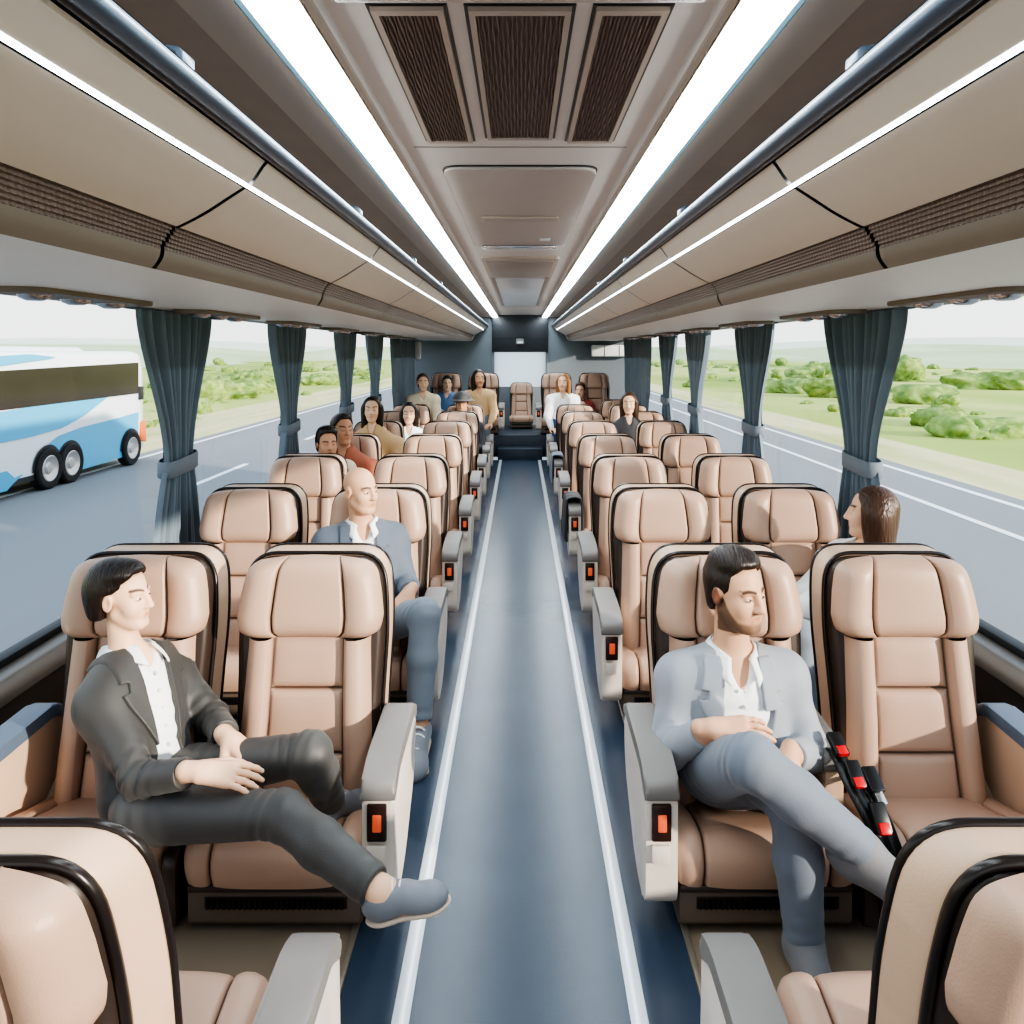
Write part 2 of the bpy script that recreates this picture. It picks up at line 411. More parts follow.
def make_cushion():
    us = lines(np.linspace(-1, 1, 27), [s*.68+o for s in (-1, 1) for o in (-.06, -.03, -.015, -.007, 0, .007, .015, .03, .06)]+[-.99, -.97, -.94, .94, .97, .99])
    prof = catmull([(-.055, .165), (-.16, .185), (-.28, .212), (-.39, .240), (-.445, .238), (-.472, .205), (-.474, .165), (-.462, .130)], 40)
    T = np.gradient(prof, axis=0); nr = np.c_[T[:, 1], -T[:, 0]]; nr /= np.linalg.norm(nr, axis=1)[:, None]; nr *= np.sign(nr[8, 1])
    V = []; S = []; N = len(prof)
    for j, (p, n) in enumerate(zip(prof, nr)):
        t = j/(N-1)
        for u in us:
            a = abs(u); g = gs(a, .68, .02)
            off = .009*sst(.64, .80, a)*(1-sst(.7, 1, t)*.6)-.010*g-.035*a**18+.008*(1-(a/.68)**4)*(a < .68)
            q = p+n*off; V.append((u*.250, q[0], q[1])); S.append(gs(a, .68, .011))
    nu = len(us); Fc = grid_faces(nu, N)
    # side skirts
    for side in (0, nu-1):
        base = len(V)
        for j in range(N):
            x, y, z = V[j*nu+side]; V.append((x, y, .125)); S.append(0)
        Fc += [(j*nu+side, (j+1)*nu+side, base+j+1, base+j) for j in range(N-1)]
    return me_from('seat_cushion', V, Fc, seam=S, m=M['leather'], sharp=60)
def vent_bars(name, x0, x1, y, z0, z1, n, m):
    """one pressed grille plate: a zig-zag sheet"""
    V = []; xs = np.linspace(x0, x1, n*4+1)
    for z in (z0, z1):
        for i, x in enumerate(xs): V.append((x, y+(0, -.008, -.008, 0)[i % 4], z))
    return me_from(name, V, grid_faces(len(xs), 2), smooth=False, m=m)
SM = {}
SM['headrest'] = make_headrest(); SM['backrest'] = make_backrest(); SM['seat_cushion'] = make_cushion()
SM['back_shell'] = loft_outline('back_shell', [(.016, -.050), (.003, -.046), (0, -.035), (0, .040), (.004, .052), (.02, .060)], M['leather_side'])
SM['back_frame'] = loft_outline('back_frame', [(.030, -.088), (.016, -.080), (.010, -.066), (.008, -.045)], M['frame'])
SM['piping1'] = make_piping(-.046, .002); SM['piping2'] = make_piping(.050, .003, .0075)
SM['seat_base'] = prism_me('seat_base', round_poly([(-.455, .035), (-.455, .115), (-.445, .132), (.06, .132), (.06, .02), (-.44, .02)], .008, 3), 'x', -.235, .235, .004, m=M['base'])
SM['base_lip'] = box_me('base_lip', (-.236, -.463, .112), (.236, -.40, .131), .006, m=M['frame'])
SM['vent_slot'] = box_me('vent_slot', (-.19, -.4568, .068), (.20, -.44, .100), .003, m=M['base_dark'])
SM['vent_grille'] = vent_bars('vent_grille', -.185, .195, -.4565, .072, .096, 26, M['black'])
SM['floor_foot'] = prism_me('floor_foot', [(-.38, 0), (.0, 0), (.02, .025), (-.40, .025)], 'x', -.20, .20, .003, m=M['base_dark'])
def armrest_set(white, pad, w=.078):
    side = round_poly([(-.475, .115), (-.480, .385), (-.40, .415), (-.13, .425), (-.085, .39), (-.10, .24), (-.30, .09), (-.44, .07)], [.02, .05, .06, .05, .04, .12, .08, .03], 5)
    body = prism_me('armrest', side, 'x', -w/2, w/2, .010, 2, m=white)
    top = round_poly([(-.486, .352), (-.487, .392), (-.40, .424), (-.125, .434), (-.075, .392), (-.088, .372), (-.14, .398), (-.40, .388), (-.466, .352)], [.006, .03, .05, .05, .03, .01, .02, .02, .01], 4)
    padm = prism_me('armrest_pad', top, 'x', -w/2-.003, w/2+.003, .009, 2, m=pad)
    ctl = box_me('control_panel', (-.026, -.489, .255), (.022, -.476, .345), .004, m=M['switch'])
    lamp = box_me('switch_lamp', (-.012, -.4925, .280), (.010, -.486, .322), .003, m=M['switch_red'])
    sock = box_me('socket_plate', (-.026, -.488, .200), (.018, -.476, .244), .003, m=M['arm_white'])
    return body, padm, ctl, lamp, sock
SM['arm_aisle'] = armrest_set(M['arm_white'], M['arm_pad'])
SM['arm_wall'] = armrest_set(M['leather_side'], M['arm_blue'], .07)
def mirror_back(me, dy):
    m2 = me.copy(); co = np.zeros(len(m2.vertices)*3, np.float32); m2.vertices.foreach_get('co', co); co = co.reshape(-1, 3)
    z = co[:, 2]; co[:, 1] = yb(z)-(co[:, 1]-yb(z))+dy; m2.vertices.foreach_set('co', co.ravel()); m2.flip_normals(); m2.update(); return m2
SM['rear_headrest'] = mirror_back(SM['headrest'], -.050); SM['rear_backrest'] = mirror_back(SM['backrest'], -.046)
SM['rear_frame'] = loft_outline('rear_frame', [(.008, .015, .86), (.010, .030, .86), (.020, .040, .86), (.030, .044, .86)], M['frame'])
SM['slim_shell'] = loft_outline('back_shell', [(.016, -.050), (.003, -.042), (0, -.032), (.0, .012, .88), (.003, .020, .86), (.012, .024, .85)], M['leather_side'])
SM['piping3'] = make_piping(.024, .003, .0085, .86); SM['piping4'] = make_piping(-.044, .002, .0075)
def slim(me, kx, ky):
    m2 = me.copy(); co = np.zeros(len(m2.vertices)*3, np.float32); m2.vertices.foreach_get('co', co); co = co.reshape(-1, 3)
    z = co[:, 2]; co[:, 0] *= kx; co[:, 1] = yb(z)+(co[:, 1]-yb(z))*ky; m2.vertices.foreach_set('co', co.ravel()); m2.update(); return m2
SLIM = {'headrest': slim(SM['headrest'], .80, .40), 'backrest': slim(SM['backrest'], .86, .42), 'back_frame': slim(SM['back_frame'], .93, .60), 'back_shell': SM['slim_shell'], 'seat_cushion': SM['seat_cushion']}
def coach_seat(label, loc, rz=0.0, arm=None, arm_x=0.0, vent=True, double=False, scale=1.0, group='coach seats'):
    r = empty('coach_chair', loc, rz); r.scale = (.91*scale, scale, scale); tag(r, label, 'seat', group)
    for n in ('headrest', 'backrest', 'seat_cushion', 'back_shell', 'back_frame'): meshobj(n, (SLIM if double else SM)[n], None, r)
    meshobj('piping', SM['piping4' if double else 'piping1'], None, r); meshobj('piping', SM['piping3' if double else 'piping2'], None, r)
    if double:
        r.children[2].scale = (1.13, 1, 1); r.children[2].location = (0, -.07, .02)
        q = meshobj('headrest', SM['rear_headrest'], None, r); q.scale = (.88, 1, 1.03); q.location = (0, .008, -.024); q = meshobj('rear_cover', SM['rear_backrest'], None, r); q.scale = (.88, 1, 1); meshobj('back_frame', SM['rear_frame'], None, r)
    if double: r.scale.z *= .98; r.rotation_euler.x = math.radians(-4)
    b = meshobj('seat_base', SM['seat_base'], None, r)
    meshobj('base_lip', SM['base_lip'], None, b); meshobj('floor_foot', SM['floor_foot'], None, b)
    if vent: v = meshobj('vent_slot', SM['vent_slot'], None, b); meshobj('vent_grille', SM['vent_grille'], None, b)
    if arm:
        body, padm, ctl, lamp, sock = SM[arm]
        a = meshobj('armrest', body, None, r, (arm_x, 0, 0)); a.scale = (1.1, .78, 1) if double else (1.1, 1, 1); meshobj('armrest_pad', padm, None, a)
        if arm == 'arm_aisle': meshobj('control_panel', ctl, None, a); meshobj('switch_lamp', lamp, None, a); meshobj('socket_plate', sock, None, a)
    return r

# rows: (Y, aisle seat x, window seat x, platform z)
ROWS = [(2.34, .61, 1.12, 0), (3.43, .62, 1.18, 0), (4.46, .63, 1.23, 0), (5.56, .63, 1.235, 0), (6.66, .63, 1.235, 0), (7.72, .63, 1.235, 0), (8.72, .63, 1.235, 0), (9.60, .63, 1.235, 0), (10.95, .52, 1.06, .3)]
NTH = ['first', 'second', 'third', 'fourth', 'fifth', 'sixth', 'seventh', 'eighth', 'last']
WHO = {(0, -1, 1): 'behind person in charcoal blazer', (0, -1, 0): 'empty, where outstretched charcoal trouser leg crosses', (0, 1, 0): 'occupied by bearded man in pale grey blazer',
       (0, 1, 1): 'empty, with red-buttoned seat belt hanging at its edge', (1, -1, 0): 'occupied by bald person in blue blazer', (1, 1, 1): 'near woman with long brown hair'}
for i, (Y, xa, xw, pz) in enumerate(ROWS):
    for s in (-1, 1):
        side = 'the blue coach\'s side' if s < 0 else 'the side facing only fields'
        who = WHO.get((i, s, 0))
        coach_seat(f'beige aisle seat, {NTH[i]} row facing us, {who or "on "+side}', (s*xa, Y, pz), 0, 'arm_aisle', -s*.288, group='seats facing us along the aisle')
        who = WHO.get((i, s, 1))
        coach_seat(f'beige window seat, {NTH[i]} row facing us, {who or "on "+side}', (s*xw, Y, pz), 0, 'arm_wall', s*.288, group='seats facing us along the windows')
coach_seat('narrow beige seat alone at the end of the aisle under the rear window', (.02, 11.72, .3), 0, None, scale=.80)
coach_seat('seat with its back to us, cropped by the frame, toes of dark trouser leg beyond it', (-.70, 1.015, 0), math.pi, 'arm_aisle', -.37, double=True, group='seats turned away from us')['label'] = 'large beige seat turned away from us, in front of the person in charcoal'
coach_seat('large beige seat turned away from us, in front of the bearded man', (.715, 1.015, 0), math.pi, 'arm_aisle', .385, double=True, group='seats turned away from us')
# dark filler consoles between paired seats
for i, (Y, xa, xw, pz) in enumerate(ROWS[:2]):
    for s in (-1, 1):
        x = s*(xa+xw)/2
        w = max(.012, (xw-xa-.475)/2)
        o = meshobj('seat_console', prism_me('seat_console', round_poly([(-.47, .03), (-.475, .19), (-.44, .215), (-.06, .16), (-.06, .03)], [.01, .03, .03, .01, .01], 4), 'x', -w, w, .006, m=M['frame']), None, None, (x, Y, pz))
        tag(o, f'dark narrow console between paired seats, {NTH[i]} row, '+('blue coach side' if s < 0 else 'fields side'), 'console', 'consoles between paired seats')
# ------------------------------------------------------------------ the coach interior
YB, Y0 = 12.0, -1.6
Z = lambda rel: CAMZ+rel
def structure(name, me, m=None): return tag(meshobj(name, me, m), kind='structure')
structure('floor', box_me('floor', (-.405, Y0, -.06), (.405, 10.2, 0), 0, m=M['floor']))
structure('floor_platform', box_me('floor_platform', (-1.62, Y0, -.06), (-.405, 10.6, 0), 0, m=M['floor_side']))
structure('floor_platform', box_me('floor_platform', (.405, Y0, -.06), (1.62, 10.6, 0), 0, m=M['floor_side']))
structure('floor_rear_platform', box_me('floor_rear_platform', (-1.62, 10.5, 0), (1.62, YB, .3), .004, m=M['stepd']))
structure('floor_step', box_me('floor_step', (-.30, 10.2, -.06), (.30, 10.52, .15), .006, m=M['stepd']))
for s in (-1, 1):
    structure('trim_aisle_stripe', box_me('trim_aisle_stripe', (s*.259-.019, Y0, 0), (s*.259+.019, 10.2, .003), .001, m=M['stripe']))
    structure('trim_seat_track', box_me('trim_seat_track', (s*.413-.008, Y0, 0), (s*.413+.008, 10.2, .008), .002, m=M['track']))
for y, z in ((10.2, .15), (10.5, .3)):
    structure('trim_step_edge', box_me('trim_step_edge', (-.30, y-.006, z-.012), (.30, y+.03, z+.004), .002, m=M['rail']))
XW = 1.60; ZS, ZT = .45, Z(.19)
PIL = [(2.98, 3.72, -1), (4.60, 5.35, -1), (6.22, 7.03, -1), (7.50, 8.40, -1), (8.95, 11.0, -1), (2.98, 3.72, 1), (4.55, 5.30, 1), (6.15, 6.95, 1), (7.42, 8.25, 1), (8.85, 11.0, 1)]
for s, nm in ((-1, 'left'), (1, 'right')):
    bm = bmesh.new()
    bm_prism(bm, round_poly([(s*XW, -1.0), (s*XW, ZS), (s*(XW+.12), ZS), (s*(XW+.12), -1.0)], .002, 1), 'y', Y0, YB)
    structure('wall_'+nm, me_bm('wall', bm, m=M['wall_low']))
    structure('wall_%s_upper' % nm, box_me('wall_upper', (s*XW, Y0, ZT), (s*(XW+.12), YB, 2.2), 0, m=M['bin_trim']))
    structure('trim_ledge', prism_me('ledge', round_poly([(s*(XW+.1), ZS+.012), (s*(XW-.035), ZS+.008), (s*(XW-.06), ZS-.03), (s*(XW-.045), ZS-.07), (s*(XW+.002), ZS-.075)], .012, 3), 'y', Y0, YB, m=M['sill']))
    structure('trim_rubber', box_me('rubber', (s*(XW+.02), Y0, ZS+.010), (s*(XW+.07), YB, ZS+.036), .004, m=M['rubber']))
    structure('trim_wall', box_me('trim', (s*(XW-.012), Y0, .20), (s*XW, YB, .225), .004, m=M['frame']))
    px = sorted([(a, b) for a, b, q in PIL if q == s])
    ys = [Y0]+[1.089*(a+b)/2 for a, b in px]+[YB]
    for i, y in enumerate(ys[1:-1]):
        structure('trim_pillar', box_me('pillar', (s*(XW+.01), y-.035, ZS), (s*(XW+.1), y+.035, ZT), .006, m=M['rubber']))
    for i in range(len(ys)-1):
        structure('window_%d' % (i+1+(0 if s < 0 else 6)), box_me('pane', (s*(XW+.05), ys[i]+.03, ZS+.02), (s*(XW+.056), ys[i+1]-.03, ZT), 0, m=M['glass']))
    # upper profile
    P = lambda *a: [(s*x, Z(z)) for x, z in a]
    structure('ceiling_soffit', extrude_line('soffit', P((1.60, .19), (1.50, .178), (1.1, .172), (.80, .168), (.757, .172)), Y0, 11.75, m=M['soffit']))
    structure('ceiling_recess', extrude_line('recess', P((.50, .40), (.56, .425), (.70, .44), (.74, .50), (.66, .55), (.56, .548), (.50, .556), (.462, .552)), Y0, YB, m=M['recess']))
    structure('ceiling_cove', extrude_line('cove', P((.535, .545), (.462, .549), (.446, .549)), Y0, YB, m=M['cove']))
    structure('ceiling_recess_top', extrude_line('recess', P((1.62, .62), (.33, .62)), Y0, YB, m=M['recess']))
structure('ceiling', extrude_line('ceiling', [(-.335, Z(.566)), (-.325, Z(.58)), (.325, Z(.58)), (.335, Z(.566))], Y0, YB, m=M['ceil']))
for s in (-1, 1): structure('trim_ceiling', extrude_line('trimc', [(s*.345, Z(.556)), (s*.336, Z(.560)), (s*.332, Z(.575))], Y0, YB, m=M['ventframe']))
structure('roof', box_me('roof', (-1.72, Y0, 2.14), (1.72, YB+.1, 2.24), 0, m=M['wall_low']))
# LED channels
for s, nm in ((-1, 'coach'), (1, 'field')):
    sd = 'blue coach side' if s < 0 else 'side facing only fields'
    L = empty('ceiling_light', (0, 0, 0)); tag(L, 'long bright white ceiling light band beside the centre panel, '+sd, 'light', 'ceiling light bands')
    meshobj('diffuser', extrude_line('diffuser', [(s*.432, Z(.546)), (s*.40, Z(.541)), (s*.37, Z(.543)), (s*.352, Z(.552))], .2, YB-.05, m=M['led']), None, L)
    meshobj('light_housing', box_me('housing', (s*.350, Y0, Z(.556)), (s*.446, YB, Z(.575)), 0, m=M['ventframe']), None, L)
    meshobj('edge_strip', extrude_line('edge', [(s*.446, Z(.546)), (s*.440, Z(.542)), (s*.433, Z(.545))], Y0, YB-.05, m=M['ledtrim']), None, L)
    o = meshobj('strip_light', extrude_line('strip', [(s*.5665, Z(.340)), (s*.5615, Z(.3405)), (s*.5580, Z(.3445))], Y0, 11.7, m=M['led2'])); tag(o, 'thin white light strip along the luggage bins, '+sd, 'light', 'thin bin light strips')
    # rails
    rt = empty('rack_rail', (0, 0, 0)); tag(rt, 'glossy dark blue-grey rail along the luggage rack edge, '+sd, 'rail', 'luggage rack rails')
    meshobj('rail_tube', tube_me('rail', [(s*.500, y, Z(.409)) for y in np.linspace(Y0, 11.75, 12)], .017, 12, m=M['rail']), None, rt)
    meshobj('rail_gasket', tube_me('gasket', [(s*.513, y, Z(.398)) for y in np.linspace(Y0, 11.75, 12)], .008, 8, m=M['raildark']), None, rt)
    meshobj('rail_lip', extrude_line('lip', [(s*.492, Z(.426)), (s*.51, Z(.432)), (s*.55, Z(.436))], Y0, 11.75, m=M['raildark']), None, rt)
    # bins
    edges = [Y0, .30]+[.30+1.27*k for k in range(1, 9)]+[11.75]
    for i in range(len(edges)-1):
        if edges[i+1] < .9: continue
        a, b = edges[i]+.008, edges[i+1]-.008
        up = catmull([(.706, .258), (.685, .268), (.645, .290), (.602, .318), (.570, .3385)], 14)
        lo2 = catmull([(.558, .3455), (.545, .362), (.532, .382), (.524, .392)], 6)
        B = empty('overhead_bin', (0, a, 0))
        tag(B, f'beige overhead bin section, {["first","second","third","fourth","fifth","sixth","seventh","eighth","ninth","tenth"][i-1]} from the camera, '+sd, 'overhead bin', 'overhead luggage bins')
        meshobj('bin_door', extrude_line('door', [(s*x, Z(z)) for x, z in up], 0, b-a, m=M['bin']), None, B)
        meshobj('bin_rim', extrude_line('rim', [(s*x, Z(z)) for x, z in lo2], 0, b-a, m=M['bin']), None, B)
        n = int((b-a)/.016); ys2 = np.linspace(0, b-a, n*2+1); V = []
        prof = [(.738, .212), (.728, .228), (.718, .244), (.708, .257)]
        # woven look: corrugated in both directions
        NV = 13; pts = catmull(prof, NV)
        for jj, y in enumerate(ys2):
            for kk, (x, z) in enumerate(pts):
                d = .004*(kk % 2)+.002*((jj+kk//2) % 2); V.append((s*(x+d), y, Z(z+d)))
        meshobj('air_grille', me_from('air_grille', V, grid_faces(NV, len(ys2)), smooth=False, m=M['grille']), None, B)
        meshobj('lower_strip', extrude_line('lstrip', [(s*.757, Z(.172)), (s*.746, Z(.186)), (s*.740, Z(.198)), (s*.738, Z(.212))], 0, b-a, m=M['bin_trim']), None, B)
    structure('ceiling_bin_core', extrude_line('core', [(s*.765, Z(.19)), (s*.75, Z(.24)), (s*.72, Z(.27)), (s*.64, Z(.31)), (s*.575, Z(.35)), (s*.545, Z(.39)), (s*.70, Z(.43))], Y0, 11.72, m=M['raildark']))
    structure('trim_rack_end', prism_me('rend', round_poly([(s*1.6, Z(.19)), (s*.75, Z(.172)), (s*.70, Z(.262)), (s*.56, Z(.341)), (s*.50, Z(.40)), (s*.55, Z(.43)), (s*1.6, Z(.43))], .01, 2), 'y', 11.74, 11.78, m=M['soffit']))
# rear wall with window
ZW0, ZW1, HW = .90, Z(0), .405
bm = bmesh.new()
for s in (-1, 1): bm_box(bm, (s*HW, YB, 0) if s > 0 else (-1.72, YB, 0), (1.72, YB+.1, 2.2) if s > 0 else (-HW, YB+.1, 2.2))
bm_box(bm, (-HW, YB, 0), (HW, YB+.1, ZW0))
structure('wall_back', me_bm('wall_back', bm, m=M['slate']))
structure('wall_back_header', box_me('header', (-.44, YB-.05, ZW1), (.44, YB+.05, 2.2), .004, m=M['slate_dark']))
structure('window_13', box_me('pane', (-HW, YB+.03, ZW0), (HW, YB+.036, ZW1), 0, m=M['whiteout']))  # rear pane whitened to carry the blown-out brightness outside
for s in (-1, 1): structure('trim_rear_window', box_me('tr', (s*(HW+.03)-.022, YB-.012, ZW0), (s*(HW+.03)+.022, YB+.02, ZW1), .004, m=M['slate']))
structure('trim_header', box_me('tr', (-.44, YB-.058, Z(.22)), (.44, YB-.048, Z(.232)), .002, m=M['raildark']))
b = empty('rear_lamp', (.0, YB-.05, Z(.17))); tag(b, 'small grey lamp box on dark header above the rear window', 'lamp')
meshobj('lamp_housing', prism_me('lh', round_poly([(-.07, -.05), (-.055, .04), (.055, .04), (.07, -.05)], .012, 3), 'y', -.06, 0, .006, m=M['grey']), None, b)
meshobj('lamp_lens', box_me('ll', (-.045, -.066, -.035), (.045, -.058, -.005), .003, m=M['white']), None, b)
b = empty('wall_box', (1.42, YB-.02, Z(.02))); tag(b, 'small white wall box mounted high on the rear wall beside a curtain', 'wall box')
meshobj('box_body', box_me('bb', (-.30, -.14, -.09), (.30, 0, .09), .02, m=M['white']), None, b)
for k in (-.1, .13): meshobj('box_divider', box_me('bd', (k-.006, -.146, -.08), (k+.006, -.138, .08), .002, m=M['grey']), None, b)
b = meshobj('wall_speaker', box_me('ws', (-.045, -.06, -.13), (.045, 0, .13), .03, m=M['white']), None, None, (-1.42, 10.6, Z(.02))); tag(b, 'small white rounded unit hanging near the rear curtain', 'speaker')

# ceiling vents and hatches
ZC = Z(.58)
def ceil_vent(x0, x1, y0, y1, label, n):
    r = empty('ceiling_vent', ((x0+x1)/2, (y0+y1)/2, ZC)); tag(r, label, 'vent', 'ceiling air vents'); hx, hy = (x1-x0)/2, (y1-y0)/2
    bm = bmesh.new(); w = .012
    o = [(-hx, -hy), (hx, -hy), (hx, hy), (-hx, hy)]; i_ = [(-hx+w, -hy+w*1.6), (hx-w, -hy+w*1.6), (hx-w, hy-w*1.6), (-hx+w, hy-w*1.6)]
    vs = []
    for zz, ring in ((0, o), (-.010, [(a*.985, c*.995) for a, c in o]), (-.010, i_), (.0, i_)):
        vs.append([bm.verts.new((a, c, zz)) for a, c in ring])
    for q in range(3):
        for k in range(4): bm.faces.new((vs[q][k], vs[q][(k+1) % 4], vs[q+1][(k+1) % 4], vs[q+1][k]))
    meshobj('vent_frame', me_bm('vent_frame', bm, smooth=False, m=M['ventframe']), None, r)
    xs = np.linspace(-hx+w, hx-w, n*4+1); ysx = np.linspace(-hy+w, hy-w, 60); V = []
    for y in ysx:
        for k, x in enumerate(xs): V.append((x+.0012*math.sin(y*55+k*.7), y, -.003+(0, -.005, -.005, 0)[k % 4]*1.0))
    meshobj('vent_grille', me_from('vent_grille', V, grid_faces(len(xs), len(ysx)), smooth=False, m=M['grille']), None, r)
    bm = bmesh.new(); 
    for a, c in (((-hx-.006, -hy-.006), (hx+.006, hy+.006)),): bm_box(bm, (a[0], a[1], -.002), (c[0], c[1], .004))
    meshobj('vent_gasket', me_bm('vg', bm, m=M['raildark']), None, r)
ceil_vent(-.252, -.128, 1.27, 2.08, 'slim dark ribbed ceiling vent on the side of the passing blue coach', 14)
ceil_vent(-.088, .088, 1.27, 2.05, 'broad dark ribbed ceiling vent in the middle of the three', 18)
ceil_vent(.128, .252, 1.27, 2.08, 'slim dark ribbed ceiling vent on the side facing only fields', 14)
def rrect(hx, hy, r): return round_poly([(-hx, -hy), (hx, -hy), (hx, hy), (-hx, hy)], r, 6)
r = empty('ceiling_hatch', (0, 3.24, ZC)); tag(r, 'rounded rectangular ceiling hatch panel with recessed pull slot', 'hatch')
meshobj('hatch_seal', prism_me('hs', rrect(.247, .885, .07), 'z', -.003, .002, m=M['raildark']), None, r)
meshobj('hatch_panel', prism_me('hp', rrect(.243, .872, .066), 'z', -.012, .001, .004, m=M['ceil2']), None, r)
meshobj('pull_slot', prism_me('ps', rrect(.16, .05, .02), 'z', -.0155, -.011, .002, m=M['cove']), None, r)
meshobj('pull_lip', box_me('pl', (-.16, -.065, -.022), (.16, -.045, -.011), .004, m=M['ventframe']), None, r)
meshobj('hatch_hinge', box_me('hh', (-.20, .80, -.024), (.20, .87, -.011), .004, m=M['chrome']), None, r)
meshobj('latch', box_me('la', (.10, .55, -.02), (.15, .60, -.011), .003, m=M['white']), None, r)
r = empty('roof_window', (0, 7.0, ZC)); tag(r, 'pale framed roof window far along the ceiling beyond the hatch', 'roof window')
meshobj('frame', prism_me('rf', rrect(.238, 2.4, .02), 'z', -.016, .001, .003, m=M['ventframe']), None, r)
meshobj('shade_panel', box_me('sp', (-.21, -2.3, -.024), (.21, -1.35, -.014), .003, m=M['cove']), None, r)
meshobj('pane', box_me('pn', (-.19, -1.2, -.022), (.19, 2.2, -.014), .003, m=M['ceilbright']), None, r)
meshobj('side_shade', box_me('ss', (-.225, -1.25, -.020), (-.19, 2.2, -.014), .002, m=M['cove']), None, r); meshobj('side_shade', box_me('ss', (.19, -1.25, -.020), (.225, 2.2, -.014), .002, m=M['cove']), None, r)
structure('trim_ceiling_seam', box_me('tcs', (-.30, 2.145, Z(.578)), (.30, 2.153, Z(.5805)), 0, m=M['cove']))
structure('trim_ceiling_header', box_me('tch', (-.30, 1.19, Z(.566)), (.30, 1.235, Z(.581)), .004, m=M['ventframe']))
# reading light / air nozzle units in the soffit by the windows
for s in (-1, 1):
    for i, y in enumerate([1.45+.0, 2.35, 3.45, 4.6, 5.75, 6.9, 8.0, 9.1]):
        r = empty('air_nozzle_panel', (s*1.36, y, Z(.174))); tag(r, f'oblong air nozzle panel under the bins, {NTH[i]} from the camera, '+('blue coach side' if s < 0 else 'fields side'), 'air nozzle panel', 'reading light panels')
        meshobj('panel', prism_me('ap', rrect(.085, .33, .06), 'z', -.014, .006, .004, m=M['bin_trim']), None, r)
        for k in (-.22, -.02, .18):
            meshobj('nozzle', lathe_me('nz', [(-.030, .0), (-.030, .022), (-.022, .040), (-.012, .046)], 16, 'z', m=M['chrome'] if k else M['black']), None, r, (0, k, 0))
# rack brackets
for s in (-1, 1):
    for i, y in enumerate((1.16, 2.42, 3.7, 4.95)):
        r = empty('rack_bracket', (s*.515, y, Z(.43))); r.scale = (.5, .6, .5); tag(r, f'small grey bracket on the luggage rack rail, {NTH[i]} from the camera, '+('blue coach side' if s < 0 else 'fields side'), 'bracket', 'rack brackets')
        meshobj('bracket_plate', prism_me('bp', round_poly([(-.02, 0), (-.02, .045), (.0, .06), (.06, .062), (.06, .05), (.0, .045), (-.005, 0)], .006, 2), 'y', -.035, .035, .003, m=M['rail']), None, r) if s > 0 else meshobj('bracket_plate', prism_me('bp', round_poly([(.02, 0), (.02, .045), (.0, .06), (-.06, .062), (-.06, .05), (.0, .045), (.005, 0)], .006, 2), 'y', -.035, .035, .003, m=M['rail']), None, r)
        meshobj('bracket_pin', tube_me('bpin', [(0, -.045, .03), (0, .045, .03)], .006, 8, m=M['chrome']), None, r)

# ------------------------------------------------------------------ curtains
def curtain_me(L, seed, zt=Z(.17), zb=.46, ztie=.955, wtie=.34):
    rg = np.random.default_rng(seed); nz, nu = 46, 110; V = []
    ph = rg.uniform(0, 6, 4); npl = max(6, round(L/.085))
    for j in range(nz):
        t = j/(nz-1); z = zt+(zb-zt)*t
        if z > ztie: f = 1-(1-wtie)*sst(0, 1, (zt-z)/(zt-ztie))**.85
        else: f = wtie+(.70-wtie)*((ztie-z)/(ztie-zb))**.7
        amp = .030*(.55+.45*f); off = (1-f)*L*.04
        for i in range(nu):
            u = i/(nu-1); y = L*(.5+(u-.5)*f)+off
            a = u*npl*2*math.pi+.5*math.sin(u*9+ph[0])+.25*math.sin(t*5+ph[1]+u*4)
            x = amp*(math.sin(a)+.35*math.sin(2*a+ph[2]))*(.75+.25*math.sin(u*17+ph[3]))
            V.append((x, y, z))
    return me_from('curtain_cloth', V, grid_faces(nu, nz), m=M['curtain'])
for i, (a, b, s) in enumerate(PIL):
    k = i % 5; L = b-a if k < 4 else b-a
    sd = 'blue coach side' if s < 0 else 'fields side'
    r = empty('curtain', (s*1.515, a, 0)); tag(r, f'blue-grey pleated curtain {"tied back" if k < 4 else "hanging full"} at the windows, {NTH[k]} from the camera, {sd}', 'curtain', 'tied-back window curtains')
    me = curtain_me(L, i+3, wtie=.34 if k < 4 else .9); meshobj('cloth', me, None, r)
    if k < 4:
        V = []; n = 24; f = .34; cy = L*.5+(1-f)*L*.04; ry, rx = L*f/2+.012, .050
        for z in (-.036, -.03, .03, .036):
            for q in range(n):
                t = 2*math.pi*q/n; g = 0 if abs(z) < .033 else -.006
                V.append((math.copysign(abs(math.cos(t))**.6, math.cos(t))*(rx+g), cy+math.copysign(abs(math.sin(t))**.6, math.sin(t))*(ry+g), .955+z+.012*math.sin(t)))
        Fc = [(z*n+q, z*n+(q+1) % n, (z+1)*n+(q+1) % n, (z+1)*n+q) for z in range(3) for q in range(n)]
        meshobj('tieback', me_from('tieback', V, Fc, m=M['tie'], sharp=60), None, r)
    meshobj('curtain_track', box_me('ct', (-.02, -.03, Z(.168)), (.02, L+.03, Z(.186)), .003, m=M['rail']), None, r)
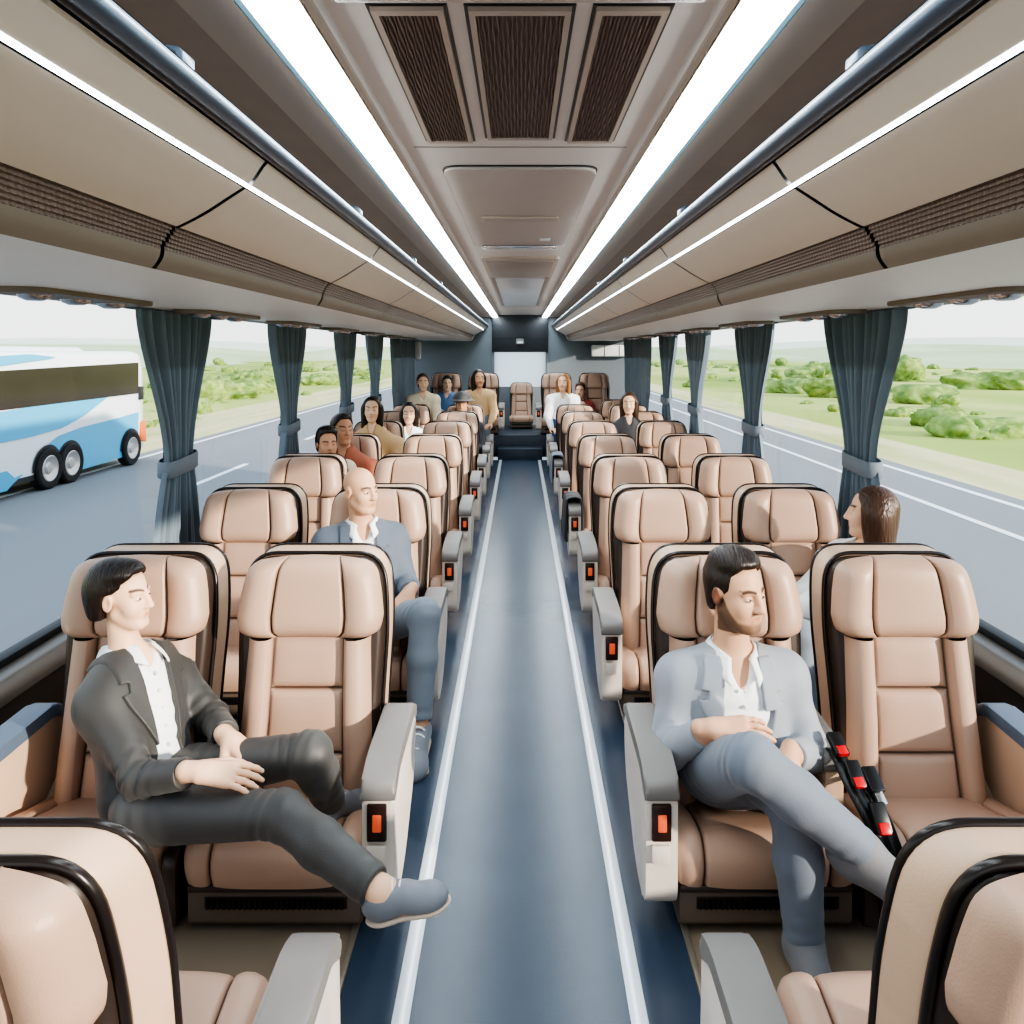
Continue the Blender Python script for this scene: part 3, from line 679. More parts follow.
# ------------------------------------------------------------------ outside
ZG = -1.2
def flat(name, x0, x1, y0, y1, z, m, n=1):
    return structure(name, box_me(name, (x0, y0, z-.05), (x1, y1, z), 0, m=m))
flat('ground', -900, 900, -300, 1500, ZG-.03, M['grass'])
flat('road', -9.9, 9.0, -40, 900, ZG, M['asphalt'])
flat('verge', 9.0, 11.2, -40, 900, ZG-.01, M['verge']); flat('verge', -13.5, -9.9, -40, 900, ZG-.01, M['verge'])
structure('road_edge_line', box_me('rel', (8.45, -40, ZG), (8.60, 900, ZG+.006), 0, m=M['paint']))
structure('road_edge_line', box_me('rel', (-9.55, -40, ZG), (-9.43, 900, ZG+.006), 0, m=M['paint']))
for y0, y1 in [(-4, 3)]+[(5.0+9*k, 11.5+9*k) for k in range(12)]:
    o = meshobj('lane_dash', box_me('ld', (-6.55, y0, ZG), (-6.42, y1-2.5, ZG+.006), 0, m=M['paint'])); tag(o, 'white painted lane dash on grey road below the coach windows', 'road marking', 'lane dashes', 'structure')
structure('lane_line', box_me('ll', (7.05, -40, ZG), (7.19, 900, ZG+.006), 0, m=M['paint']))
# rolling ground and hills
def hill_me(cx, cy, rx, ry, h, seed, m):
    rg = np.random.default_rng(seed); n1, n2 = 64, 14; V = []; p = rg.uniform(0, 6, 6)
    for j in range(n2):
        t = j/(n2-1)
        for i in range(n1):
            a = 2*math.pi*i/(n1-1); rr = t*(1+.12*math.sin(3*a+p[0])+.07*math.sin(7*a+p[1]))
            z = h*(1-t*t)**1.3*(1+.15*math.sin(2*a+p[2])*t+.1*math.sin(5*a+p[3])*t)
            V.append((cx+rx*rr*math.cos(a), cy+ry*rr*math.sin(a), ZG-.1+z))
    return me_from('hill', V, grid_faces(n1, n2), m=m)
k = 0
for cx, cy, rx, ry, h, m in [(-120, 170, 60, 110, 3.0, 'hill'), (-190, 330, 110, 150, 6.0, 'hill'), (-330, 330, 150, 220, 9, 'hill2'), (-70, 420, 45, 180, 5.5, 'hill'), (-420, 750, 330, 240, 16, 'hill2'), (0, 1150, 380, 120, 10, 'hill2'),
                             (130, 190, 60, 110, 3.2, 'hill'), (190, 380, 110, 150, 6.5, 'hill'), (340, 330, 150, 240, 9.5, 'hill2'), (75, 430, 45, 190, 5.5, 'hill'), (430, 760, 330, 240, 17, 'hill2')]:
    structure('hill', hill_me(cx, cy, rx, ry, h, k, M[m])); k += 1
# shrubs
def bush_me(seed):
    rg = np.random.default_rng(seed); bm = bmesh.new(); bmesh.ops.create_icosphere(bm, subdivisions=4, radius=1)
    d = rg.normal(size=(14, 3)); d /= np.linalg.norm(d, axis=1)[:, None]; d[:, 2] = abs(d[:, 2]); am = rg.uniform(.1, .35, 14)
    f = rg.uniform(7, 16, (8, 3)); ph = rg.uniform(0, 6, 8)
    for v in bm.verts:
        n = np.array(v.co); r = .75+sum(a*max(0, (n@q-.72)/.28)**.7 for a, q in zip(am, d))+.045*sum(math.sin(f[i]@n+ph[i]) for i in range(8))+rg.normal()*.03
        v.co = Vector((n[0]*r, n[1]*r, max(-.1, n[2]*r*.72)))
    me = me_bm('bush', bm, m=M['bush'], sharp=80); return me
BM = [bush_me(i) for i in range(5)]
rg = np.random.default_rng(11); nb = 0
PLACED = []
def bush(x, y, r, lab, grp):
    if any((x-a)**2+(y-b)**2 < (2.1*(r+c))**2 for a, b, c in PLACED): return 0
    PLACED.append((x, y, r))
    o = meshobj('shrub', BM[rg.integers(5)], None, None, (x, y, ZG-.05)); o.scale = (r*1.25, r*1.25, r); o.rotation_euler = (0, 0, rg.uniform(0, 6)); tag(o, lab, 'shrub', grp); return 1
for (px, py, Y, r) in [(975, 440, 24, .8), (930, 392, 40, 1.2), (880, 440, 26, .6), (945, 425, 28, .8), (1010, 440, 25, .8), (790, 395, 50, 1.1), (840, 405, 45, 1.0), (1000, 380, 55, 1.6), (905, 372, 70, 1.5), (815, 372, 80, 1.6)]:
    X, _, _ = at(px, py, Y); bush(X, Y, r, 'rounded darker green shrub on the open meadow across the road', 'bigger shrubs on the open meadow')
for (px, py, Y, r) in [(232, 405, 44, 1.0), (255, 398, 50, 1.0), (318, 380, 62, 1.1), (245, 383, 66, 1.2), (222, 380, 70, 1.5), (205, 410, 40, .9)]:
    X, _, _ = at(px, py, Y); bush(X, Y, r, 'rounded darker green shrub beyond the road past the blue coach', 'bigger shrubs past the coach')

for s in (-1, 1):
    lab = 'low green shrub on the meadow beyond the road, '+('behind the blue coach' if s < 0 else 'on the side without the coach')
    cnt = 0
    while cnt < 75:
        y = 14+rg.uniform(0, 1)**1.6*150; x = s*(13+rg.uniform(0, 1)**1.3*(10+y*.55))
        px = VX+F_PX*x/y
        if not (-30 < px < 1060): continue
        cnt += bush(x, y, rg.uniform(.2, .6)*(.6+y/110), lab, 'shrubs on the coach side meadow' if s < 0 else 'shrubs on the open meadow')
# ------------------------------------------------------------------ the blue coach
XC = -9.15
M['bus_white'] = mat('coach_white', srgb(236, 240, 240), .22, noise=.02, coat=.5)
M['bus_blue'] = mat('coach_blue', srgb(84, 178, 216), .22, noise=.03, coat=.5)
M['bus_glass'] = mat('coach_glass', srgb(58, 50, 44), .12, noise=.35, nscale=.8)
M['tyre'] = mat('tyre', srgb(28, 26, 26), .7); M['rim'] = mat('rim', srgb(196, 190, 186), .3, metal=.5)
M['amber'] = mat('lamp_amber', srgb(220, 120, 50), .3); M['bus_dark'] = mat('coach_dark', srgb(48, 48, 50), .5)
def side_pt(px, py):
    Y = F_PX*-XC/(VX-px); return (Y, CAMZ-(py-VY)*Y/F_PX)
ya, yb_ = 8.2, 18.75; zb, zt = ZG+.28, CAMZ+.02
bus = empty('coach_bus', (XC-1.2, (ya+yb_)/2, ZG)); tag(bus, 'white and sky-blue coach driving on the road outside the window', 'bus')
bus_o = np.array(bus.location)
def bp(name, me, parent=None):
    o = meshobj(name, me, None, parent or bus)
    o.location = -Vector(bus.location) if parent is None else Vector((0, 0, 0)); return o
# body: cross-section lofted along Y with rounded front end
sec = round_poly([(XC, zb), (XC-.01, zt-.55), (XC-.10, zt), (XC-2.3, zt), (XC-2.4, zt-.55), (XC-2.4, zb)], [.06, .3, .14, .14, .3, .06], 5)
V = []; n = len(sec); st = [(ya, .9), (ya+.12, .98), (ya+.4, 1), (yb_-.75, 1), (yb_-.4, .985), (yb_-.15, .94), (yb_-.03, .87), (yb_, .80)]
for y, k in st: V += [(XC-1.2+(x-XC+1.2)*k, y, (zb+zt)/2+(z-(zb+zt)/2)*(1-(1-k)*.6)) for x, z in sec]
Fc = [(r*n+i, r*n+(i+1) % n, (r+1)*n+(i+1) % n, (r+1)*n+i) for r in range(len(st)-1) for i in range(n)]+[tuple(range(n)), tuple((len(st)-1)*n+i for i in range(n))]
bp('body', me_from('body', V, Fc, m=M['bus_white'], sharp=40))
def side_panel(name, upper, lower, m, dx=.012, n=40):
    """band on the coach side between two curves of (Y, z)"""
    U = np.array(upper); L = np.array(lower); V = []
    for t in np.linspace(0, 1, n):
        yu = U[0, 0]+(U[-1, 0]-U[0, 0])*t; yl = L[0, 0]+(L[-1, 0]-L[0, 0])*t
        V += [(XC+dx, yu, np.interp(yu, U[:, 0], U[:, 1])), (XC+dx, yl, np.interp(yl, L[:, 0], L[:, 1]))]
    me = me_from(name, V, grid_faces(2, n), m=m); o = bp(name, me); return o
S = side_pt
side_panel('window_band', [(ya+.05, 1.02), (13.4, 1.12), (18.2, 1.20)], [(ya+.05, .42), (13.4, .42), (18.2, .46)], M['bus_glass'], .016)
side_panel('blue_stripe', [(ya+.05, .40), S(0, 412), S(40, 405), S(82, 399), S(108, 396)], [(ya+.05, -.30), S(0, 443), S(30, 437), S(62, 428), S(85, 415), S(108, 396.5)], M['bus_blue'])
side_panel('blue_stripe', [S(42, 449), S(58, 436), S(82, 427), S(110, 420), S(138, 412)], [S(42, 450), S(62, 466), S(80, 470), S(110, 461), S(138, 452)], M['bus_blue'])
side_panel('roof_stripe', [(ya+.1, 1.40), S(0, 356), S(30, 354), S(55, 357)], [(ya+.1, 1.2), S(0, 366), S(30, 361.5), S(55, 358)], M['bus_blue'], .002)
side_panel('front_emblem', [S(-6, 474), S(6, 471), S(14, 478), S(22, 474)], [S(-6, 494), S(6, 491), S(12, 484), S(22, 475)], M['bus_blue'], .016)
side_panel('skirt', [(ya+.1, zb+.06), (18.2, zb+.06)], [(ya+.1, zb-.05), (18.2, zb-.05)], M['bus_dark'], .004)
def arch(yc, r=.47):
    V = []; n = 20
    for k in range(n+1):
        a = math.pi*k/n; V += [(XC+.020, yc+math.cos(a)*r, ZG+.38+math.sin(a)*r*1.02), (XC+.020, yc+math.cos(a)*r*.2, ZG+.30)]
    bp('wheel_arch', me_from('wheel_arch', V, grid_faces(2, n+1), m=M['bus_dark']))
def wheel(yc, r=.40):
    t = meshobj('wheel', lathe_me('tyre', [(-.14, .20), (-.14, r-.03), (-.11, r), (.05, r), (.08, r-.03), (.085, r-.10), (.07, .25)], 32, 'x', m=M['tyre']), None, bus, tuple(np.array((XC-.0, yc, ZG+r))-bus_o))
    meshobj('rim', lathe_me('rim', [(.072, .255), (.080, .24), (.045, .20), (.03, .12), (.06, .09), (.065, 0)], 24, 'x', m=M['rim']), None, t)
Yw1 = F_PX*-XC/(VX-47); Yw2 = F_PX*-XC/(VX-67); Yw3 = F_PX*-XC/(VX-130)
for y in (Yw1, Yw2+.08, Yw3): arch(y); wheel(y)
bp('tail_lamp', prism_me('tl', round_poly([(18.30, .05-.72), (18.33, -.25), (18.55, -.2), (18.60, -.75)], .05, 3), 'x', XC-.10, XC+.012, .006, m=M['amber']))
bp('side_marker', box_me('sm', (XC-.05, 18.25, .30), (XC+.018, 18.45, .62), .01, m=M['bus_dark']))
bp('roof_unit', prism_me('ru', round_poly([(XC-2.0, zt-.02), (XC-1.9, zt+.09), (XC-.45, zt+.09), (XC-.3, zt-.02)], .04, 3), 'y', 11, 16.5, .02, m=M['bus_white']))
# ------------------------------------------------------------------ people
def skin_mat(name, col): return mat(name, col, .5, noise=.03, nscale=30, attr='col', spec=.35)
M['skin1'] = skin_mat('skin_fair', srgb(232, 190, 160)); M['skin2'] = skin_mat('skin_tan', srgb(214, 168, 138)); M['skin3'] = skin_mat('skin_warm', srgb(206, 156, 126))
M['hair_black'] = mat('hair_black', srgb(40, 30, 27), .35, noise=.4, nscale=3, stretch=(90, 12, 12), bump=.5, bscale=2)
M['hair_brown'] = mat('hair_brown', srgb(78, 54, 42), .35, noise=.4, nscale=3, stretch=(60, 60, 6), bump=.6, bscale=2)
M['hair_light'] = mat('hair_light', srgb(150, 108, 70), .4, noise=.35, nscale=3, stretch=(60, 60, 6), bump=.5, bscale=2)
def cloth(n, c, r=.7): return mat(n, c, r, noise=.06, nscale=20, bump=.12, bscale=420, sheen=.15)
M['charcoal'] = cloth('charcoal_cloth', srgb(66, 65, 64), .5); M['charcoal2'] = cloth('charcoal_trousers', srgb(74, 73, 72), .5); M['shirt'] = cloth('white_shirt', srgb(238, 240, 242)); M['sneaker'] = cloth('grey_sneaker', srgb(124, 129, 138), .55)
M['sole'] = mat('sole', srgb(196, 180, 164), .5); M['palegrey'] = cloth('pale_grey_blazer', srgb(146, 153, 162)); M['greyblue'] = cloth('grey_trousers', srgb(112, 121, 134)); M['blueblazer'] = cloth('blue_blazer', srgb(92, 102, 116)); M['denim'] = cloth('denim', srgb(122, 132, 144))
M['sock'] = cloth('grey_sock', srgb(122, 122, 126)); M['eyewhite'] = mat('eye', (.9, .9, .9, 1), .15, attr='col')
def nrm(v): v = np.array(v, float); return v/np.linalg.norm(v)
def rotm(yaw, pitch=0, roll=0):
    """head frame: x to the figure's left... local -y is the way the face looks"""
    cz, sz = math.cos(yaw), math.sin(yaw); cx, sx_ = math.cos(pitch), math.sin(pitch); cy, sy = math.cos(roll), math.sin(roll)
    Rz = np.array([[cz, -sz, 0], [sz, cz, 0], [0, 0, 1]]); Rx = np.array([[1, 0, 0], [0, cx, -sx_], [0, sx_, cx]]); Ry = np.array([[cy, 0, sy], [0, 1, 0], [-sy, 0, cy]])
    return Rz@Rx@Ry
def add_head(S, c, R, s=1.0, female=False):
    P = lambda x, y, z: c+s*(R@np.array([x, y, z]))
    E = lambda p, r, k=.02, op='u': S.ell(P(*p), np.array(r)*s, R, k*s, op)
    K = lambda a, b, ra, rb, k=.012, op='u': S.cap(P(*a), P(*b), ra*s, rb*s, k*s, op)
    jw = .046 if female else .058
    E((0, .012, .038), (.074, .094, .084)); E((0, -.028, -.028), (jw+.004, .064, .078), .03)
    E((0, -.040, -.070), (jw-.010, .046, .042), .03)
    K((-.012, -.076, -.100), (.012, -.076, -.100), .017, .017, .02)                      # chin
    for q in (-1, 1):
        E((q*.036, -.056, -.028), (.027, .027, .030), .035 if female else .02)                                 # cheek
        K((q*(.040 if female else .048), .0, -.055), (q*(.022 if female else .030), -.055, -.094), .018, .016, .025)                   # jaw line
        K((q*.012, -.088 if not female else -.082, .024), (q*.048, -.070, .024), .0085, .007, .012)                 # brow
        E((q*.031, -.098, .006), (.019, .018, .011), .012, 's')                            # eye socket
        E((q*.031, -.0725, .005), (.0155, .0145, .0125), .004)                              # lid over the eyeball
        E((q*.076, .014, -.004), (.009, .020, .032), .008); E((q*.084, .010, -.002), (.005, .011, .019), .004, 's')
        E((q*.0125, -.098, -.031), (.0085, .010, .008), .006)                              # nostril wing
    K((0, -.088, .018), (0, -.110, -.026), .0085, .0115, .014); E((0, -.110, -.029), (.0105, .010, .009), .008)
    K((-.016, -.0865, -.0555), (.016, -.0865, -.0555), .0062, .0062, .007); K((-.008, -.090, -.054), (.008, -.090, -.054), .006, .006, .006)
    K((-.013, -.0865, -.067), (.013, -.0865, -.067), .0075, .0075, .007)
    K((-.022, -.096, -.0612), (.022, -.096, -.0612), .0022, .0022, .003, 's')
def head_color(c, R, s, female=False, skin_lip=(.80, .50, .48), beard=0.0, brow=(.05, .035, .03)):
    def fn(V):
        q = ((V-c)/s)@R; x, y, z = q[:, 0], q[:, 1], q[:, 2]; ax = abs(x)
        col = np.ones((len(V), 3))
        def mixin(w, t): 
            w = np.clip(w, 0, 1)[:, None]; col[:] = col*(1-w)+np.array(t)*w
        front = (y < -.03)*(abs(z) < .14)*(ax < .12)
        if beard:
            jl = np.interp(y, [-.12, -.09, -.06, -.02, -.005, .02], [-.080, -.076, -.072, -.030, .0, .04])
            w = sst(-.006, .010, jl-z)*(z > -.125)*(y < .03)*(y > -.2)*(ax < .1)
            mous = np.exp(-((z+.045)/.006)**2)*(ax < .026)*front
            mixin(np.maximum(w*np.interp(y, [-.12, -.08, -.03], [.75, .9, 1])*(1-np.exp(-((z+.061)/.011)**4)*(ax < .022)*front), mous)*beard, (.035, .024, .02))
        lip = np.exp(-((z+.0615)/.0095)**4)*(ax < .021+.0)*(1-(ax/.024)**2).clip(0)*(y < -.076)
        mixin(lip*.8, skin_lip)
        bz = .0265+(.0035+.006*((ax-.012)/.04).clip(0, 1) if female else 0)+.004*np.sin(np.clip((ax-.012)/.04, 0, 1)*math.pi)
        mixin(np.exp(-((z-bz)/.0052)**4)*(ax > .011)*(ax < .053)*(y < -.05)*.95, brow)
        mixin(np.exp(-((z-.0005)/.0030)**2)*np.exp(-((ax-.031)/.014)**4)*(y < -.065)*.9, (.05, .03, .03))    # lash line
        mixin(np.exp(-((z-.0055)/.0050)**4-((ax-.031)/.0055)**4)*(y < -.08)*.0, (.1, .07, .06))
        mixin((ax > .078)*np.exp(-((z+.002)/.02)**2)*np.exp(-((y-.01)/.012)**2)*.5, (.9, .45, .40))
        return col
    return fn
def hand(S, w, d, n, s=1.0, side=1, curl=(.35, .45, .35), spread=.10, thumb=.7):
    """wrist w, pointing d, back-of-hand normal n; side=+1 puts the thumb along cross(n,d)"""
    w = np.array(w, float); d = nrm(d); n = np.array(n, float); n = nrm(n-d*np.dot(n, d)); x = nrm(np.cross(n, d))*side
    S.cap(w-d*.03*s, w+d*.02*s, .023*s, .022*s, .012)
    for t in (-.026, -.009, .009, .025): S.cap(w+d*.012*s+x*t*.6*s, w+d*.082*s+x*t*s, .0150*s, .0120*s, .010)
    for t, L, r in ((.029, .070, .0088), (.0095, .078, .0092), (-.010, .072, .0088), (-.028, .056, .0076)):
        p = w+d*.084*s+x*t*s; dd = nrm(d+x*t/.03*spread); a = 0
        for k, f in enumerate((.45, .31, .24)):
            a += curl[k]; v = dd*math.cos(a)-n*math.sin(a); e = p+v*L*f*s
            S.cap(p, e, r*s*(1-.10*k), r*s*(.92-.12*k), .004); p = e
    p = w+d*.022*s+x*.026*s-n*.006*s; v = nrm(d*.75+x*thumb-n*.25); e = p+v*.044*s; S.cap(p, e, .0135*s, .0105*s, .010)
    v2 = nrm(d*1.0+x*thumb*.35-n*.3); e2 = e+v2*.032*s; S.cap(e, e2, .0102*s, .0085*s, .004); S.cap(e2, e2+nrm(v2*.9-n*.2)*.022*s, .0085*s, .0066*s, .004)
def wrinkle(S, c, axis, rad, amp, wl, ph=0.):
    c = np.array(c, float); a = nrm(axis); b = nrm(np.cross(a, (.3, .5, .8))); e = np.cross(a, b)
    def fn(X, Y, Z):
        x = X-c[0]; y = Y-c[1]; z = Z-c[2]; t = x*a[0]+y*a[1]+z*a[2]; q = x*b[0]+y*b[1]+z*b[2]; u = x*e[0]+y*e[1]+z*e[2]
        return amp*np.exp(-(x*x+y*y+z*z)/rad**2)*np.sin(2*math.pi*t/wl+ph+1.6*np.sin(q*22+ph)+1.1*np.sin(u*17+2*ph))
    S.add(fn, c-rad*1.6, c+rad*1.6, .0, 'd')
def torso_frame(J):
    u = nrm(np.array(J['neck'])-np.array(J['pelvis'])); x = np.array(J['shL'])-np.array(J['shR']); x = nrm(x-u*np.dot(x, u)); f = np.cross(x, u)
    return np.stack([x, -f, u], 1)
def torso(S, J, R, o=0.0, k=.05, hips=True, w=1.0):
    pe, ne = np.array(J['pelvis'], float), np.array(J['neck'], float); L = np.linalg.norm(ne-pe)
    at_ = lambda t, y=0, x=0: pe+(ne-pe)*t+R[:, 1]*y+R[:, 0]*x
    S.ell(at_(.66, -.0), (.148*w+o, .098*w+o, .19*L/.48+o*.5), R, k)
    S.ell(at_(.36, -.005), (.128*w+o, .090*w+o, .15*L/.48+o*.5), R, k)
    if hips: S.ell(at_(.05, -.0), (.142*w+o, .098*w+o, .11+o*.5), R, k)
    S.cap(np.array(J['shR']), np.array(J['shL']), .046*w+o, .046*w+o, k)
    S.cap(at_(.93), np.array(J['shR']), .045+o, .045+o, k); S.cap(at_(.93), np.array(J['shL']), .045+o, .045+o, k)
def limbs(S, J, o, k=.03, arms=True, legs=True, w=1.0):
    if arms:
        for q in 'RL':
            if 'el'+q in J:
                S.cap(J['sh'+q], J['el'+q], .044*w+o, .035*w+o, k); S.cap(J['el'+q], lerp(J['el'+q], J['wr'+q], .35), .034*w+o, .034*w+o, k); S.cap(lerp(J['el'+q], J['wr'+q], .35), J['wr'+q], .034*w+o, .0235*w+o*.8, k)
    if legs:
        for q in 'RL':
            if 'kn'+q in J:
                hp, kn, an = (np.array(J[n+q], float) for n in ('hip', 'kn', 'an')); sh = an-kn
                S.cap(hp, kn, .068*w+o, .044*w+o, k); S.cap(kn, kn+sh*.35, .043*w+o, .043*w+o, k); S.cap(kn+sh*.35, an, .043*w+o, .030*w+o, k)
def halfspace(p, n, lo=None, hi=None, r=.2):
    p = np.array(p, float); n = nrm(n)
    return (lambda X, Y, Z: (X-p[0])*n[0]+(Y-p[1])*n[1]+(Z-p[2])*n[2]), p-r, p+r
def lerp(a, b, t): return np.array(a, float)*(1-t)+np.array(b, float)*t
def eyes(par, c, R, s, origin, dark=True):
    for q in (-1, 1):
        p = c+s*(R@np.array([q*.031, -.0770, .0045])); S = Sculpt(); S.ell(p, np.array((.0130, .0125, .0058))*s, R, .002)
        ctr = p+s*(R@np.array([0, -.0125, 0]))
        def colr(V, ctr=ctr): d = np.linalg.norm(V-ctr, axis=1); return np.where((d < .0070*s)[:, None], np.array([[.10, .06, .05]]), np.array([[.9, .88, .86]]))
        meshobj('eye', S.build('eye', .0015, M['eyewhite'], origin, color=colr), None, par)
def hair_cap(S, c, R, s, line, o=.012, extra=None, zback=-.10, k=.016):
    """hair grown off the skull, kept above/behind a hairline profile of (y, z) in the head frame"""
    ys, zs = np.array(line).T
    S.ell(c+s*(R@np.array([0, .0255, .043])), np.array((.0765+o, .094+o, .085+o))*s, R, .02*s)
    S.ell(c+s*(R@np.array([0, .040, -.030])), np.array((.066+o, .058+o, .075+o))*s, R, .03*s)
    if extra: extra()
    def fn(X, Y, Z):
        x = X-c[0]; y = Y-c[1]; z = Z-c[2]; q = [(R[0, i]*x+R[1, i]*y+R[2, i]*z)/s for i in range(3)]
        zl = np.interp(q[1], ys, zs)+.10*np.maximum(abs(q[0])-.045, 0)*0
        zl = np.maximum(zl, np.where(q[1] < -.03, .092-1.2*np.maximum(abs(q[0])-.034, 0), -9))
        return np.maximum(zl-q[2], 0.0)*.6*s+np.minimum(zl-q[2], 0)*.6*s
    S.add(fn, c-.3*s, c+.3*s, k*s, 'i')
def shoe(par, an, toe, m, origin, vox, up=(0, 0, 1), s=1.0, laces=True, sole=True, shin=None):
    an = np.array(an, float); toe = np.array(toe, float); d = nrm(toe-an); u = np.array(up, float); u = nrm(u-d*np.dot(u, d)); x = np.cross(d, u); R = np.stack([x, d, u], 1)
    S = Sculpt(); L = .25*s; h = an-u*.045*s-d*.045*s
    S.ell(h+d*.02*s+u*.012*s, (.036*s, .05*s, .042*s), R, .02); S.cap(h+d*.05*s+u*.012*s, h+d*(L-.06*s)+u*.0*s, .038*s, .036*s, .03); S.ell(h+d*(L-.065*s)-u*.004*s, (.043*s, .062*s, .030*s), R, .03); S.cap(an-u*.005*s, h+d*.11*s+u*.03*s, .040*s, .030*s, .03)
    tp = an+u*.012*s-d*.01*s
    if shin is not None: S.cap(an, an+shin*.22, .040, .042, .02); tp = an+shin*.2
    f, lo, hi = halfspace(tp, u-d*.10 if shin is None else shin); S.add(f, lo, hi, .006, 'i'); f, lo, hi = halfspace(h-u*.030*s, -u, r=.4); S.add(f, lo-.2, hi+.2, .004, 'i')
    o = meshobj('shoe', S.build('shoe', vox, m, origin), None, par)
    if sole:
        S = Sculpt(); S.ell(h+d*.03*s-u*.028*s, (.040*s, .058*s, .016*s), R, .01); S.cap(h+d*.04*s-u*.028*s, h+d*(L-.06*s)-u*.028*s, .036*s, .040*s, .02); S.ell(h+d*(L-.062*s)-u*.026*s, (.047*s, .068*s, .016*s), R, .02)
        for q, n in ((-.024, u), (-.038, -u)): f, lo, hi = halfspace(h+u*q*s, n, r=.4); S.add(f, lo-.2, hi+.2, .003, 'i')
        meshobj('sole', S.build('sole', vox, M['sole'], origin), None, o)
    if laces:
        for k in range(4):
            p = h+d*(.085+.022*k)*s+u*(.075-.011*k)*s; pts = [p+x*t*.026*s+u*(-.55*(t*t)*.026)*s for t in np.linspace(-1, 1, 7)]
            meshobj('lace', tube_me('lace', [q-np.array(origin) for q in pts], .0035*s, 6, m=M['white']), None, o)
    return o
def figure(label, J, mats, vox=.003, yaw=0, pitch=0, roll=0, hs=1.0, female=False, beard=0, hairline=None, hair_extra=None, hairmat='hair_black', jacket=True, hands=None, shoes=True, origin=None,
           open_w=(.035, .060), hem=-.06, sleeve=.88, cuffs=(.93, .93), wr=True, w=1.0, group=None, eye=True, wrinkles=True, trouser_o=.012, name='person', hair_o=.012, legs=True, shs=1.0):
    J = {k: np.array(v, float) for k, v in J.items()}; R = torso_frame(J); HR = rotm(yaw, pitch, roll); hc = J['head']
    origin = J['pelvis']-np.array((0, 0, .10)) if origin is None else np.array(origin)
    # skin
    S = Sculpt(); torso(S, J, R, 0, .05, w=w); limbs(S, J, 0, .03, w=w, legs=legs)
    nb = lerp(J['neck'], J['head'], .05); S.cap(nb-R[:, 2]*.03, hc+hs*(HR@np.array([0, .018, -.055])), .046 if female else .052, .044*hs if female else .052*hs, .03)
    add_head(S, hc, HR, hs, female)
    for q in 'RL':
        if hands and q in hands: hd = hands[q]; hand(S, J['wr'+q], hd['d'], hd['n'], hd.get('s', .95), hd['side'], hd.get('curl', (.35, .45, .35)), hd.get('spread', .1), hd.get('thumb', .7))
        if legs and 'toe'+q in J: S.cap(J['an'+q], lerp(J['an'+q], J['toe'+q], .3)-J.get('fup'+q, np.array((0, 0, 1.)))*.045, .030, .020, .02)
    body = meshobj(name, S.build(name, vox, M[mats['skin']], origin, smooth_it=1, color=head_color(hc, HR, hs, female, beard=beard)), None, None, tuple(origin))
    tag(body, label, 'person', group)
    if eye: eyes(body, hc, HR, hs, origin)
    # hair
    if hairline is not None:
        S = Sculpt(); hair_cap(S, hc, HR, hs, hairline, hair_o, (lambda: hair_extra(S, lambda x, y, z: hc+hs*(HR@np.array([x, y, z])), HR)) if hair_extra else None)
        meshobj('hair', S.build('hair', vox, M[hairmat], origin, smooth_it=1), None, body)
    # shirt
    S = Sculpt(); torso(S, J, R, .008 if jacket else .014, .05, hips=not jacket, w=w); S.ell(lerp(J['pelvis'], J['neck'], .16), (.128*w, .086*w, .09), R, .05)
    nk = J['neck']; S.cap(nk-R[:, 2]*.02, nk+R[:, 2]*.028, .066, .060, .03)
    S.cap(nk+R[:, 2]*.012+R[:, 1]*-.060, nk-R[:, 2]*.085-R[:, 1]*.125, .030, .010, .012, 's')       # open collar
    f, lo, hi = halfspace(nk+R[:, 2]*.034, R[:, 2]+R[:, 1]*-.25); S.add(f, lo, hi, .004, 'i')
    if not jacket:
        for q in 'RL':
            if 'el'+q in J: S.cap(J['sh'+q], J['el'+q], .060, .050, .03); S.cap(J['el'+q], lerp(J['el'+q], J['wr'+q], sleeve), .050, .036, .02)
    if wrinkles: wrinkle(S, lerp(J['pelvis'], J['neck'], .35)-R[:, 1]*.1, R[:, 2], .10, .0035, .05, 1)
    sh = meshobj('shirt', S.build('shirt', vox, M[mats['shirt']], origin, smooth_it=1), None, body)
    if vox < .0045:
        V = []; nu, nv = 40, 8
        for j in range(nv):
            t = j/(nv-1)
            for i in range(nu):
                a = -1+2*i/(nu-1); ang = math.pi*(1-abs(a)*.86)*math.copysign(1, a) if a else math.pi      # back of the neck at the middle
                ang = math.copysign(math.pi-(math.pi-.42)*abs(a), a); fr = abs(a)**3
                r = (.0575+.020*math.sin(t*math.pi*.5)+.010*t*fr)*(.95 if female else 1.03); dz = .050-.034*t-.036*fr-.030*t*fr
                V.append(tuple(nk+R[:, 0]*math.sin(ang)*r-R[:, 1]*(math.cos(ang)*r*1.05-.006*0+.020*fr+.012*t*fr)+R[:, 2]*dz-origin))
        co_ = meshobj('collar', me_from('collar', V, grid_faces(nu, nv), m=M[mats['shirt']]), None, sh); md = co_.modifiers.new('s', 'SOLIDIFY'); md.thickness = .004
    if jacket and vox < .0045:
        for k in range(5):
            t = .80-.13*k; p = lerp(J['pelvis'], J['neck'], t)-R[:, 1]*(.098*w+.013)
            meshobj('button', lathe_me('button', [(-.002, 0), (-.002, .0045), (.001, .0055), (.003, .004), (.003, 0)], 10, 'x', m=M['white']), None, sh, tuple(p-origin))
